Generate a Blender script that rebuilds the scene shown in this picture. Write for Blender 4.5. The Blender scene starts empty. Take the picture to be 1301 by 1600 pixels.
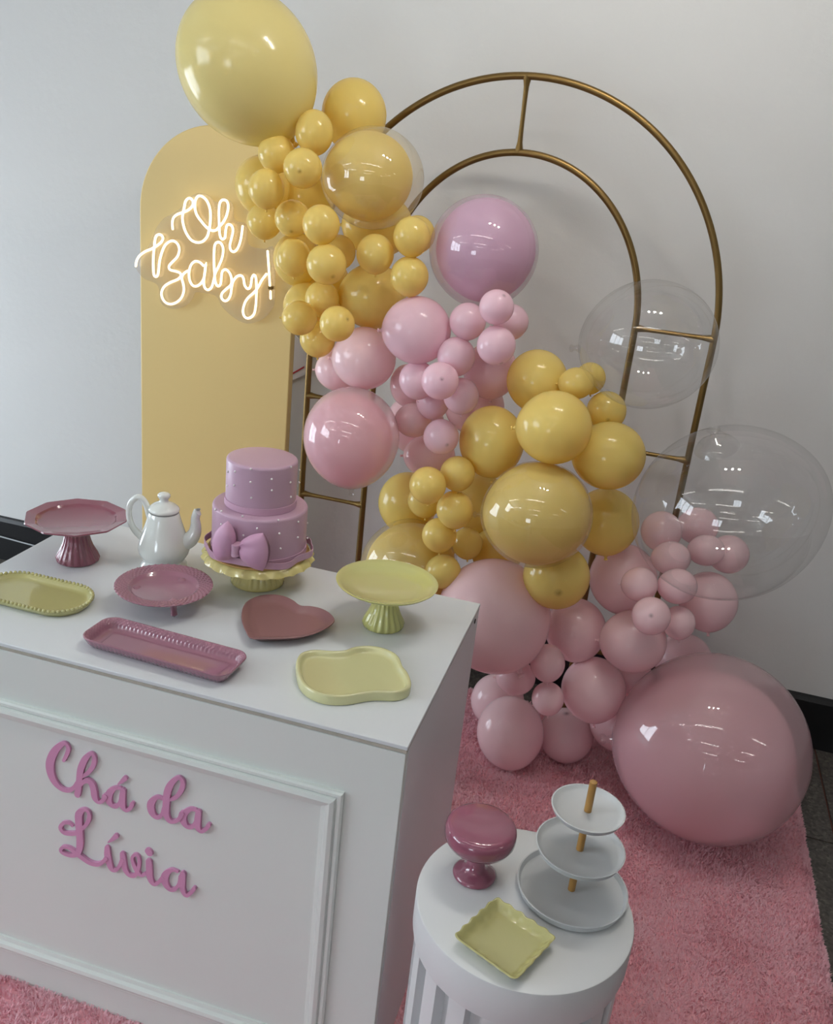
import bpy, bmesh, math, random
import numpy as np
from mathutils import Vector, Matrix

BALLOONS = [
  ('B1', 'Y', 'l', [-0.7936, 1.0052, 1.82], 0.159, 0.1761, 0, [[0.737, 0.3113, 0.6], [-0.4333, 0.8988, 0.0659], [-0.5188, -0.3086, 0.7973]], 'giant yellow balloon, largest of the yellow, at the very top of the garland'),
  ('B2', 'Y', 'l', [-0.5803, 1.17, 1.7466], 0.081, 0.0856, 0, [[0.9398, 0.333, 0.0762], [-0.3363, 0.9411, 0.0347], [-0.0602, -0.0583, 0.9965]], 'medium yellow balloon right of the giant one, touching the gold arch tube'),
  ('B3', 'Y', 'l', [-0.6151, 1.0, 1.6945], 0.0448, 0.0506, 0, [[0.9267, 0.3709, 0.0605], [-0.3724, 0.928, 0.0147], [-0.0507, -0.0362, 0.9981]], 'small yellow balloon under the right edge of the giant yellow balloon'),
  ('B4', 'Y', 'l', [-0.7065, 0.9949, 1.639], 0.0442, 0.0442, 0, [[0.9128, 0.406, 0.0455], [-0.406, 0.9138, -0.0088], [-0.0452, -0.0104, 0.9989]], 'small yellow balloon tucked under the bottom of the giant yellow balloon'),
  ('B5', 'Y', 'l', [-0.6064, 0.92, 1.6144], 0.0448, 0.0448, 1, [[0.9737, 0.2204, 0.0585], [-0.0253, -0.1505, 0.9883], [0.2266, -0.9637, -0.141]], 'small yellow balloon with a dimple, left of the double yellow balloon'),
  ('B6', 'Y', 'd', [-0.4807, 1.06, 1.6063], 0.1185, 0.123, 0, [[0.0868, 0.0047, -0.9962], [-0.3136, 0.9493, -0.0228], [0.9456, 0.3144, 0.0838]], 'big glossy yellow balloon inside a clear one, upper end of the garland'),
  ('B7', 'Y', 'l', [-0.8108, 1.1494, 1.556], 0.0708, 0.0756, 0, [[0.9072, 0.4188, 0.04], [-0.4173, 0.9079, -0.0406], [-0.0533, 0.0202, 0.9984]], 'medium yellow balloon jutting leftmost over the panel, beside the word Oh'),
  ('B8', 'Y', 'l', [-0.6953, 0.92, 1.5602], 0.0421, 0.045, 0, [[0.9087, 0.4153, 0.0415], [-0.4136, 0.9094, -0.0433], [-0.0557, 0.0222, 0.9982]], 'small yellow balloon in front of the medium one jutting over the panel'),
  ('B9', 'Y', 'l', [-0.7724, 1.0857, 1.4727], 0.0446, 0.0446, 0, [[0.908, 0.417, 0.0407], [-0.4134, 0.9074, -0.0752], [-0.0683, 0.0514, 0.9963]], 'small yellow balloon above the exclamation mark of the neon sign'),
  ('B10', 'Y', 'l', [-0.6592, 1.0, 1.4958], 0.0441, 0.0441, 1, [[0.953, 0.2973, 0.0585], [0.1521, -0.6365, 0.7562], [0.2621, -0.7117, -0.6518]], 'small yellow balloon just left of the foremost one under the dimpled balloon'),
  ('B11', 'Y', 'l', [-0.5533, 0.92, 1.4957], 0.0438, 0.0452, 0, [[0.929, 0.3646, 0.0631], [-0.36, 0.9301, -0.0729], [-0.0853, 0.045, 0.9953]], 'small yellow balloon below the left edge of the upper double yellow balloon'),
  ('B12', 'Y', 'l', [-0.7107, 1.1664, 1.3806], 0.0634, 0.0685, 0, [[0.9205, 0.3871, 0.0536], [-0.3799, 0.9185, -0.1096], [-0.0917, 0.0805, 0.9925]], 'medium yellow balloon with a glowing rim, mostly hidden beside the neon exclamation mark'),
  ('B13', 'Y', 'l', [-0.6506, 1.0, 1.404], 0.0419, 0.0465, 0, [[0.9193, 0.39, 0.0524], [-0.3831, 0.9174, -0.108], [-0.0901, 0.0792, 0.9928]], 'small yellow balloon just right of the neon exclamation mark'),
  ('B14', 'Y', 'l', [-0.5335, 0.92, 1.4076], 0.0476, 0.0476, 1, [[0.7169, 0.697, 0.0158], [0.3146, -0.3437, 0.8848], [0.6222, -0.6293, -0.4657]], 'small yellow balloon with a dark nub, right of the neon exclamation mark'),
  ('B15', 'Y', 'l', [-0.5653, 1.09, 1.4213], 0.0414, 0.043, 0, [[0.9352, 0.3472, 0.0704], [-0.3398, 0.9353, -0.0985], [-0.1, 0.0682, 0.9926]], 'small deep yellow balloon half hidden behind the dark nubbed one'),
  ('B16', 'Y', 'l', [-0.4409, 1.0, 1.4376], 0.0455, 0.047, 0, [[0.9461, 0.3125, 0.0846], [-0.3043, 0.9476, -0.0969], [-0.1105, 0.0659, 0.9917]], 'small yellow balloon centred below the upper double yellow balloon'),
  ('B17', 'Y', 'l', [-0.3539, 1.0, 1.4881], 0.0439, 0.0468, 0, [[0.9559, 0.2766, 0.099], [-0.2699, 0.9599, -0.0758], [-0.116, 0.0458, 0.9922]], 'small yellow balloon left of the lilac double balloon, upper of two'),
  ('B18', 'Y', 'l', [-0.3872, 1.17, 1.4827], 0.0448, 0.0464, 0, [[0.9573, 0.2709, 0.1012], [-0.2644, 0.9617, -0.0727], [-0.1171, 0.0428, 0.9922]], 'small yellow balloon peeping out behind the upper one beside the lilac balloon'),
  ('B19', 'Y', 'l', [-0.3501, 1.0, 1.3963], 0.0463, 0.047, 0, [[0.9553, 0.2788, 0.0981], [-0.2673, 0.9566, -0.116], [-0.1262, 0.0846, 0.9884]], 'small yellow balloon left of the lilac double balloon, lower of two'),
  ('B20', 'Y', 'l', [-0.493, 1.17, 1.3119], 0.0852, 0.0885, 0, [[0.1229, -0.1071, -0.9866], [-0.3018, 0.943, -0.14], [0.9454, 0.315, 0.0836]], 'large shaded yellow balloon above the two pink balloons at mid garland'),
  ('B21', 'Y', 'l', [-0.6715, 1.1516, 1.2608], 0.061, 0.0661, 0, [[0.9237, 0.3787, 0.0572], [-0.3663, 0.9171, -0.1573], [-0.112, 0.1244, 0.9859]], 'medium yellow balloon behind the lower left yellow cluster'),
  ('B22', 'Y', 'l', [-0.6024, 1.0859, 1.2994], 0.0441, 0.0458, 0, [[0.9294, 0.3636, 0.0635], [-0.3516, 0.9245, -0.1474], [-0.1123, 0.1147, 0.987]], 'small orange yellow balloon on top of the lower left yellow cluster'),
  ('B23', 'Y', 'l', [-0.6266, 1.0, 1.2573], 0.0431, 0.0439, 0, [[0.1149, -0.1354, -0.9841], [-0.3712, 0.9131, -0.169], [0.9214, 0.3847, 0.0546]], 'small yellow balloon furthest left in the lower left yellow cluster'),
  ('B24', 'Y', 'l', [-0.4967, 0.92, 1.2721], 0.0427, 0.0427, 1, [[0.5383, 0.8413, -0.0493], [-0.3288, 0.2635, 0.9069], [0.776, -0.472, 0.4185]], 'small yellow balloon with specks, right one of the lower left yellow cluster'),
  ('B25', 'Y', 'l', [-0.6094, 1.09, 1.1927], 0.0468, 0.0468, 0, [[0.9278, 0.3679, 0.0618], [-0.351, 0.9171, -0.1892], [-0.1262, 0.1538, 0.98]], 'small yellow balloon hanging lowest in the upper yellow section, above the arch post'),
  ('H1', 'Y', 'l', [-0.7353, 1.2652, 1.538], 0.0773, 0.0773, 0, [[0.9237, 0.3787, 0.0572], [-0.3765, 0.9253, -0.0462], [-0.0704, 0.0212, 0.9973]], 'deep yellow balloon glowing in the gap between the small ones beside the double balloon'),
  ('H2', 'Y', 'l', [-0.5174, 1.24, 1.4873], 0.0829, 0.0928, 0, [[0.1024, -0.0382, -0.994], [-0.3049, 0.95, -0.0679], [0.9469, 0.31, 0.0856]], 'deep yellow balloon filling the gap under the upper double yellow balloon'),
  ('H3', 'Y', 'l', [-0.6642, 1.2664, 1.3103], 0.07, 0.0735, 0, [[0.9305, 0.3606, 0.0648], [-0.3501, 0.9272, -0.1328], [-0.108, 0.1009, 0.989]], 'deep yellow balloon hidden behind the small ones above the lower left cluster'),
  ('P1', 'L', 'd', [-0.1966, 1.1, 1.4675], 0.1333, 0.1333, 0, [[0.9706, 0.2046, 0.1269], [-0.1952, 0.9773, -0.0827], [-0.1409, 0.0555, 0.9885]], 'big lilac balloon inside a clear one, inside the gold arch'),
  ('P2', 'L', 'l', [-0.3206, 1.0085, 1.2698], 0.0827, 0.0842, 0, [[0.1424, -0.1374, -0.9802], [-0.2523, 0.9526, -0.1702], [0.9571, 0.2715, 0.101]], 'medium pale pink balloon below the yellow pair, centre of the garland'),
  ('P3', 'L', 'l', [-0.1946, 1.0, 1.3108], 0.0441, 0.0441, 0, [[0.9678, 0.2207, 0.1207], [-0.2011, 0.9672, -0.1552], [-0.151, 0.126, 0.9805]], 'small pale pink balloon under the lilac double balloon, left of three'),
  ('P4', 'L', 'l', [-0.1152, 0.92, 1.3647], 0.04, 0.04, 1, [[0.7173, 0.6959, 0.0346], [-0.5491, 0.534, 0.6429], [0.4289, -0.4801, 0.7652]], 'small pale pink balloon overlapping the bottom of the lilac double balloon'),
  ('P5', 'L', 'l', [-0.1049, 1.09, 1.3103], 0.0438, 0.0438, 0, [[0.9746, 0.1772, 0.1371], [-0.1563, 0.9762, -0.1507], [-0.1606, 0.1254, 0.979]], 'small pale pink balloon furthest right below the lilac double balloon'),
  ('P6', 'L', 'l', [-0.1042, 0.92, 1.278], 0.0451, 0.0451, 1, [[0.6933, 0.7207, 0.0041], [0.5503, -0.533, 0.6427], [0.4654, -0.4433, -0.7661]], 'small pale pink balloon with a dark nub, under the three below the lilac balloon'),
  ('P7', 'L', 'l', [-0.2098, 0.9866, 1.2252], 0.0463, 0.0471, 0, [[0.9657, 0.2322, 0.1163], [-0.2074, 0.959, -0.1929], [-0.1563, 0.1622, 0.9743]], 'small pale pink balloon midway between the two nubbed pink ones'),
  ('P8', 'L', 'l', [-0.1568, 1.1869, 1.162], 0.0721, 0.0738, 0, [[0.9717, 0.1978, 0.1294], [-0.1692, 0.9644, -0.2033], [-0.165, 0.1756, 0.9705]], 'medium mauve pink balloon behind the nubbed one, beside the yellow balloons'),
  ('P9', 'L', 'l', [-0.3049, 1.0075, 1.1471], 0.047, 0.0478, 0, [[0.9573, 0.2706, 0.1014], [-0.2434, 0.9442, -0.2218], [-0.1557, 0.1877, 0.9698]], 'small pale pink balloon left of the foremost pale pink one'),
  ('P10', 'L', 'l', [-0.2266, 0.9172, 1.1756], 0.0448, 0.0448, 1, [[0.9397, 0.3297, 0.0906], [-0.1887, 0.2791, 0.9415], [0.2851, -0.9019, 0.3245]], 'small pale pink balloon with a centre dimple, foremost in the mid garland'),
  ('P11', 'L', 'l', [-0.1889, 1.0, 1.1276], 0.0442, 0.045, 0, [[0.9666, 0.2274, 0.1182], [-0.1956, 0.9526, -0.2331], [-0.1656, 0.2022, 0.9652]], 'small pale pink balloon right below the dimpled foremost one'),
  ('P12', 'L', 'l', [-0.2769, 1.0783, 1.0786], 0.043, 0.043, 0, [[0.9608, 0.2556, 0.1072], [-0.2239, 0.9437, -0.2435], [-0.1634, 0.2099, 0.964]], 'small pink balloon half hidden under the dimpled foremost one'),
  ('P13', 'P', 'l', [-0.3292, 1.1015, 1.0167], 0.0458, 0.0491, 0, [[0.1657, -0.2284, -0.9594], [-0.2408, 0.934, -0.2639], [0.9563, 0.2747, 0.0997]], 'small pink balloon at the right edge of the pink double balloon'),
  ('P14', 'L', 'l', [-0.227, 1.0, 1.0148], 0.0452, 0.0452, 1, [[0.8233, 0.5676, 0.0032], [0.0872, -0.1321, 0.9874], [0.5608, -0.8127, -0.1583]], 'small pale pink balloon with a nub at its bottom, above the yellow pair'),
  ('P15', 'P', 'l', [-0.3746, 1.17, 1.0904], 0.0465, 0.0568, 0, [[0.9548, 0.281, 0.0972], [-0.2535, 0.94, -0.2283], [-0.1556, 0.1933, 0.9687]], 'pink balloon mostly hidden left of the small pale pink pair'),
  ('P16', 'P', 'l', [-0.4761, 1.09, 1.1619], 0.0816, 0.0832, 0, [[0.1409, -0.1688, -0.9755], [-0.3016, 0.9312, -0.2047], [0.9429, 0.3231, 0.0803]], 'medium pink balloon right above the pink double balloon'),
  ('P17', 'P', 'l', [-0.5765, 1.17, 1.1008], 0.0576, 0.0593, 0, [[0.1405, -0.182, -0.9732], [-0.327, 0.9193, -0.2192], [0.9345, 0.349, 0.0696]], 'pink balloon peeping out on the left above the pink double balloon'),
  ('P18', 'P', 'd', [-0.4643, 1.0, 0.9708], 0.1246, 0.1313, 0, [[0.939, 0.3355, 0.0752], [-0.3017, 0.9089, -0.288], [-0.165, 0.2477, 0.9547]], 'big pink balloon inside a clear one, touching the gold post right of the cake'),
  ('P20', 'P', 'l', [-0.2872, 1.1534, 0.9107], 0.0613, 0.07, 0, [[0.1759, -0.264, -0.9484], [-0.2175, 0.9292, -0.2989], [0.9601, 0.2588, 0.106]], 'medium pink balloon behind the one with the bottom nub, above the yellow cluster'),
  ('P19', 'P', 'l', [-0.3644, 1.2567, 0.9633], 0.0833, 0.0833, 0, [[0.9567, 0.2734, 0.1002], [-0.2388, 0.9335, -0.2674], [-0.1667, 0.2319, 0.9584]], 'deep pink balloon filling the gap right of the pink double balloon'),
  ('P21', 'P', 'l', [-0.1975, 1.2522, 1.0412], 0.0775, 0.081, 0, [[0.1696, -0.2134, -0.9621], [-0.1788, 0.9534, -0.243], [0.9691, 0.2133, 0.1236]], 'deep pink balloon in the gap above the mid yellow balloons'),
  ('Y1', 'Y', 'l', [-0.0249, 1.1404, 1.1646], 0.078, 0.0796, 0, [[0.9776, 0.1508, 0.1469], [-0.1185, 0.971, -0.2077], [-0.1739, 0.1856, 0.9671]], 'medium yellow balloon in the back row beside the mauve pink one'),
  ('Y2', 'Y', 'l', [0.078, 1.09, 1.1845], 0.0392, 0.0439, 0, [[0.18, -0.1884, -0.9655], [-0.0774, 0.9757, -0.2048], [0.9806, 0.1116, 0.161]], 'small yellow balloon overlapped by the upper clear balloon, left of two'),
  ('Y3', 'Y', 'l', [0.104, 1.1808, 1.1842], 0.0388, 0.0404, 0, [[0.9813, 0.0976, 0.166], [-0.0638, 0.9782, -0.1975], [-0.1817, 0.1832, 0.9661]], 'small yellow balloon seen through the edge of the upper clear balloon'),
  ('Y4', 'Y', 'l', [0.1586, 1.1756, 1.1082], 0.0509, 0.0509, 1, [[0.9732, 0.1754, 0.1487], [-0.1013, -0.2535, 0.962], [0.2065, -0.9513, -0.229]], 'egg shaped yellow balloon directly beneath the upper clear balloon'),
  ('Y5', 'Y', 'l', [0.053, 0.97, 1.0958], 0.0884, 0.09, 0, [[0.1813, -0.2339, -0.9552], [-0.0919, 0.963, -0.2533], [0.9791, 0.1337, 0.1531]], 'large pale yellow balloon, foremost above the lower double yellow balloon'),
  ('Y6', 'Y', 'l', [0.1884, 1.0845, 1.0177], 0.0858, 0.0906, 0, [[0.1875, -0.2632, -0.9464], [-0.0295, 0.9615, -0.2733], [0.9818, 0.0792, 0.1725]], 'large yellow balloon at the right edge, beside the short gold crossbar'),
  ('Y7', 'Y', 'l', [-0.112, 1.09, 0.9992], 0.0845, 0.0928, 0, [[0.9719, 0.1965, 0.1299], [-0.1548, 0.9484, -0.2766], [-0.1776, 0.2487, 0.9522]], 'large yellow balloon left of the foremost pale yellow one'),
  ('Y8', 'Y', 'd', [0.0476, 0.9517, 0.8757], 0.133, 0.1362, 0, [[0.1892, -0.3232, -0.9272], [-0.0923, 0.9342, -0.3445], [0.9776, 0.1508, 0.1469]], 'big glossy yellow balloon inside a clear one, middle of the lower garland'),
  ('Y9', 'Y', 'l', [0.2085, 1.2, 0.8015], 0.0891, 0.0909, 0, [[0.9818, 0.0823, 0.1714], [-0.0195, 0.9403, -0.3398], [-0.1891, 0.3303, 0.9247]], 'yellow balloon behind the lower double yellow balloon, touching the big clear one'),
  ('Y10', 'Y', 'l', [0.1149, 1.0202, 0.6937], 0.0861, 0.0861, 1, [[0.9734, 0.19, 0.1277], [-0.1087, -0.1075, 0.9882], [0.2015, -0.9759, -0.0841]], 'yellow balloon hanging under the lower double yellow balloon, over pink ones'),
  ('Y11', 'Y', 'l', [-0.2291, 0.92, 0.9093], 0.0462, 0.0462, 0, [[0.9597, 0.2607, 0.1053], [-0.2137, 0.9197, -0.3295], [-0.1827, 0.2937, 0.9383]], 'small yellow balloon foremost in the middle cluster, left of its pair'),
  ('Y12', 'Y', 'l', [-0.1736, 1.0, 0.9263], 0.0449, 0.0449, 0, [[0.9659, 0.2309, 0.1168], [-0.1847, 0.9313, -0.3141], [-0.1813, 0.2818, 0.9422]], 'small yellow balloon under the pink one with a bottom nub'),
  ('Y13', 'Y', 'l', [-0.1678, 0.9957, 0.8297], 0.0479, 0.0496, 0, [[0.9654, 0.2335, 0.1158], [-0.1801, 0.9188, -0.3514], [-0.1885, 0.3184, 0.929]], 'small yellow balloon nearest to the left edge of the lower double yellow one'),
  ('Y14', 'Y', 'l', [-0.3559, 1.2376, 0.7297], 0.0856, 0.0903, 0, [[0.9549, 0.2804, 0.0975], [-0.2309, 0.9079, -0.35], [-0.1866, 0.3117, 0.9317]], 'medium orange yellow balloon at the left of the middle cluster'),
  ('Y15', 'Y', 'l', [-0.271, 1.09, 0.8035], 0.0469, 0.0469, 0, [[0.9591, 0.2633, 0.1043], [-0.2133, 0.9139, -0.3455], [-0.1862, 0.3091, 0.9326]], 'small yellow balloon half hidden under the foremost one of the middle cluster'),
  ('Y16', 'Y', 'l', [-0.2027, 1.0042, 0.7481], 0.0455, 0.0455, 0, [[0.9622, 0.2492, 0.1097], [-0.1913, 0.9055, -0.3788], [-0.1938, 0.3435, 0.9189]], 'small orange yellow balloon at the bottom left of the middle cluster'),
  ('Y17', 'Y', 'l', [-0.1404, 1.09, 0.7046], 0.0417, 0.0435, 0, [[0.9678, 0.221, 0.1206], [-0.1599, 0.9096, -0.3836], [-0.1945, 0.352, 0.9156]], 'small orange yellow balloon at the bottom right of the middle cluster'),
  ('Y18', 'Y', 'l', [-0.226, 1.2298, 0.6264], 0.0335, 0.0372, 0, [[0.9637, 0.2422, 0.1125], [-0.1817, 0.9035, -0.3882], [-0.1956, 0.3537, 0.9147]], 'small yellow balloon barely showing under the bottom of the middle cluster'),
  ('Y19', 'Y', 'd', [-0.2963, 1.0997, 0.5987], 0.1329, 0.1347, 0, [[0.2019, -0.3732, -0.9055], [-0.2155, 0.8849, -0.4128], [0.9554, 0.2785, 0.0982]], 'big yellow balloon inside a clear one, behind the pale green cake stand'),
  ('Y20', 'Y', 'l', [-0.1495, 1.2409, 0.7719], 0.0837, 0.0837, 0, [[0.9698, 0.2094, 0.125], [-0.1562, 0.9271, -0.3407], [-0.1873, 0.3109, 0.9318]], 'deep yellow balloon in the gap left of the lower double yellow balloon'),
  ('Y21', 'Y', 'l', [-0.0727, 1.1994, 0.6513], 0.0723, 0.0723, 0, [[0.9726, 0.1914, 0.1318], [-0.1271, 0.913, -0.3878], [-0.1946, 0.3604, 0.9123]], 'yellow balloon under the lower left side of the lower double yellow balloon'),
  ('Y22', 'Y', 'l', [-0.1825, 1.0136, 0.6425], 0.0462, 0.0479, 0, [[0.201, -0.3794, -0.9032], [-0.1794, 0.8921, -0.4147], [0.963, 0.2454, 0.1112]], 'amber balloon at the top left of the large pink balloon behind the table'),
  ('PB1', 'P', 'l', [-0.0323, 1.0259, 0.5396], 0.1527, 0.1544, 0, [[0.7952, 0.355, 0.4916], [-0.1166, 0.8851, -0.4505], [-0.5951, 0.3009, 0.7452]], 'large pink balloon behind the right rear corner of the table'),
  ('PB2', 'P', 'l', [0.1821, 1.2, 0.463], 0.0864, 0.09, 0, [[0.9806, 0.1122, 0.1608], [-0.0284, 0.8927, -0.4498], [-0.194, 0.4365, 0.8785]], 'medium pink balloon under the yellow one hanging over the pink section'),
  ('PB3', 'P', 'l', [0.2833, 1.25, 0.6261], 0.0939, 0.0992, 0, [[0.982, 0.0653, 0.1773], [0.0097, 0.9199, -0.3921], [-0.1887, 0.3868, 0.9027]], 'large pink balloon at the lower left edge of the big clear balloon'),
  ('PB4', 'P', 'l', [0.3257, 1.08, 0.692], 0.0451, 0.0467, 0, [[0.1873, -0.3922, -0.9006], [0.0277, 0.9186, -0.3943], [0.9819, 0.0489, 0.1829]], 'small pink balloon left of three below the big clear balloon'),
  ('PB5', 'P', 'l', [0.4208, 1.1071, 0.6964], 0.0465, 0.0506, 0, [[0.1843, -0.3934, -0.9007], [0.0657, 0.9193, -0.3881], [0.9807, 0.0124, 0.1953]], 'small pink balloon right of the upper pair below the big clear balloon'),
  ('PB6', 'P', 'l', [0.3668, 1.0, 0.6472], 0.0485, 0.0485, 1, [[0.9817, 0.0377, 0.1868], [-0.1843, 0.4372, 0.8803], [-0.0484, -0.8986, 0.4361]], 'small pink balloon with a nub, foremost above the medium pink one on the right'),
  ('PB7', 'P', 'l', [0.4438, 1.1, 0.5981], 0.0428, 0.0444, 0, [[0.9806, 0.0112, 0.1957], [0.0739, 0.9037, -0.4218], [-0.1816, 0.428, 0.8853]], 'small pink balloon right of the foremost nubbed one in the lower right'),
  ('PB8', 'P', 'l', [0.3411, 1.12, 0.5064], 0.0852, 0.0886, 0, [[0.1862, -0.4466, -0.8752], [0.0324, 0.893, -0.4488], [0.982, 0.0552, 0.1808]], 'medium pink balloon just above the giant pink balloon on the rug'),
  ('PB9', 'P', 'l', [0.5248, 1.3, 0.5877], 0.0807, 0.0842, 0, [[0.9786, -0.0168, 0.205], [0.0985, 0.9131, -0.3956], [-0.1805, 0.4073, 0.8953]], 'medium pink balloon at the far right beneath the big clear balloon'),
  ('PB10', 'P', 'l', [0.5016, 1.3692, 0.3584], 0.078, 0.0835, 0, [[0.178, -0.4616, -0.869], [0.085, 0.8871, -0.4538], [0.9804, 0.0069, 0.1971]], 'pink balloon showing behind the top of the giant pink balloon'),
  ('PB11', 'P', 'l', [0.3591, 1.2689, 0.7795], 0.0553, 0.0553, 0, [[0.9814, 0.0278, 0.1901], [0.039, 0.9401, -0.3387], [-0.1881, 0.3398, 0.9215]], 'pink balloon seen through the big clear balloon, near the arch tube'),
  ('PB22', 'P', 'l', [0.4618, 1.42, 0.7613], 0.0541, 0.0577, 0, [[0.1878, -0.3345, -0.9235], [0.0741, 0.9424, -0.3263], [0.9794, -0.0071, 0.2018]], 'pink balloon seen through the big clear balloon, highest in it'),
  ('PB23', 'P', 'l', [0.3947, 1.1906, 0.7377], 0.0454, 0.0513, 0, [[0.1865, -0.3662, -0.9117], [0.0539, 0.9304, -0.3627], [0.981, 0.0185, 0.1932]], 'small pink balloon seen through the lower left of the big clear balloon'),
  ('PB24', 'P', 'l', [0.4882, 1.3, 0.7375], 0.0432, 0.0501, 0, [[0.1856, -0.3583, -0.915], [0.0869, 0.9335, -0.3479], [0.9788, -0.015, 0.2044]], 'small pink balloon seen through the middle of the big clear balloon'),
  ('PB25', 'P', 'l', [0.5573, 1.38, 0.7091], 0.0547, 0.0565, 0, [[0.1843, -0.3617, -0.9139], [0.1092, 0.9316, -0.3467], [0.9768, -0.0359, 0.2112]], 'pink balloon seen through the big clear balloon, furthest right in it'),
  ('PB12', 'P', 'l', [0.129, 1.05, 0.4215], 0.0474, 0.0517, 0, [[0.9786, 0.1405, 0.1506], [-0.0505, 0.8727, -0.4857], [-0.1997, 0.4677, 0.8611]], 'small pink balloon topmost of three above the balloons lying on the rug'),
  ('PB13', 'P', 'l', [0.0476, 1.08, 0.3376], 0.0498, 0.0551, 0, [[0.2064, -0.4805, -0.8524], [-0.0801, 0.8599, -0.5042], [0.9752, 0.1723, 0.1389]], 'small pink balloon furthest left of three, near the table side'),
  ('PB14', 'P', 'l', [0.1464, 1.06, 0.3071], 0.0446, 0.0464, 0, [[0.9786, 0.14, 0.1508], [-0.0426, 0.8547, -0.5173], [-0.2013, 0.4998, 0.8424]], 'smallest pink balloon, lowest of three, between medium pink ones'),
  ('PB15', 'P', 'l', [0.2631, 1.1571, 0.3113], 0.0911, 0.0929, 0, [[0.9814, 0.0944, 0.1671], [0.002, 0.8657, -0.5006], [-0.1919, 0.4916, 0.8494]], 'medium rose pink balloon touching the left side of the giant pink balloon'),
  ('PB16', 'P', 'l', [-0.0197, 1.3208, 0.0991], 0.0838, 0.0858, 0, [[0.9727, 0.1907, 0.1321], [-0.0938, 0.8441, -0.5278], [-0.2122, 0.5011, 0.839]], 'pink balloon beside the table, behind the frontmost balloon on the rug'),
  ('PB17', 'P', 'l', [0.0503, 1.16, 0.1035], 0.0994, 0.1069, 0, [[0.9745, 0.1778, 0.1369], [-0.0737, 0.8299, -0.5531], [-0.212, 0.5289, 0.8218]], 'medium pink balloon lying frontmost on the rug next to the table'),
  ('PB18', 'P', 'l', [0.2098, 1.246, 0.0838], 0.0827, 0.0827, 1, [[0.98, 0.1218, 0.1574], [-0.1387, 0.9852, 0.101], [-0.1427, -0.1208, 0.9824]], 'pink balloon lying on the rug right of the frontmost one'),
  ('PB19', 'P', 'l', [0.3459, 1.2478, 0.1649], 0.078, 0.0798, 0, [[0.9819, 0.0722, 0.1749], [0.0309, 0.8506, -0.5248], [-0.1867, 0.5208, 0.833]], 'pink balloon mostly hidden beside the lower left of the giant pink balloon'),
  ('PB20', 'P', 'd', [0.5955, 1.08, 0.2642], 0.2539, 0.2547, 0, [[0.1635, -0.5368, -0.8277], [0.1263, 0.8435, -0.522], [0.9784, -0.0192, 0.2057]], 'giant glossy pink balloon inside a clear one, resting on the rug'),
  ('PB21', 'P', 'l', [0.3618, 1.2657, 0.309], 0.0661, 0.0661, 0, [[0.982, 0.0577, 0.1799], [0.0373, 0.8743, -0.4839], [-0.1852, 0.4819, 0.8564]], 'deep pink balloon in the gap beside the giant pink balloon top left'),
  ('C1', 'C', 'c', [0.2323, 1.1089, 1.3004], 0.154, 0.1631, 0, [[0.1899, -0.1506, -0.9702], [-0.011, 0.9878, -0.1555], [0.9817, 0.0402, 0.1859]], 'clear see-through balloon floating across the right post of the gold arch'),
  ('C2', 'C', 'c', [0.4953, 1.06, 0.9345], 0.2133, 0.2316, 0, [[-0.4815, 0.3164, 0.8174], [0.1006, 0.9463, -0.3071], [-0.8707, -0.0657, -0.4874]], 'biggest clear see-through balloon, above the giant pink balloon'),
]
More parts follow.
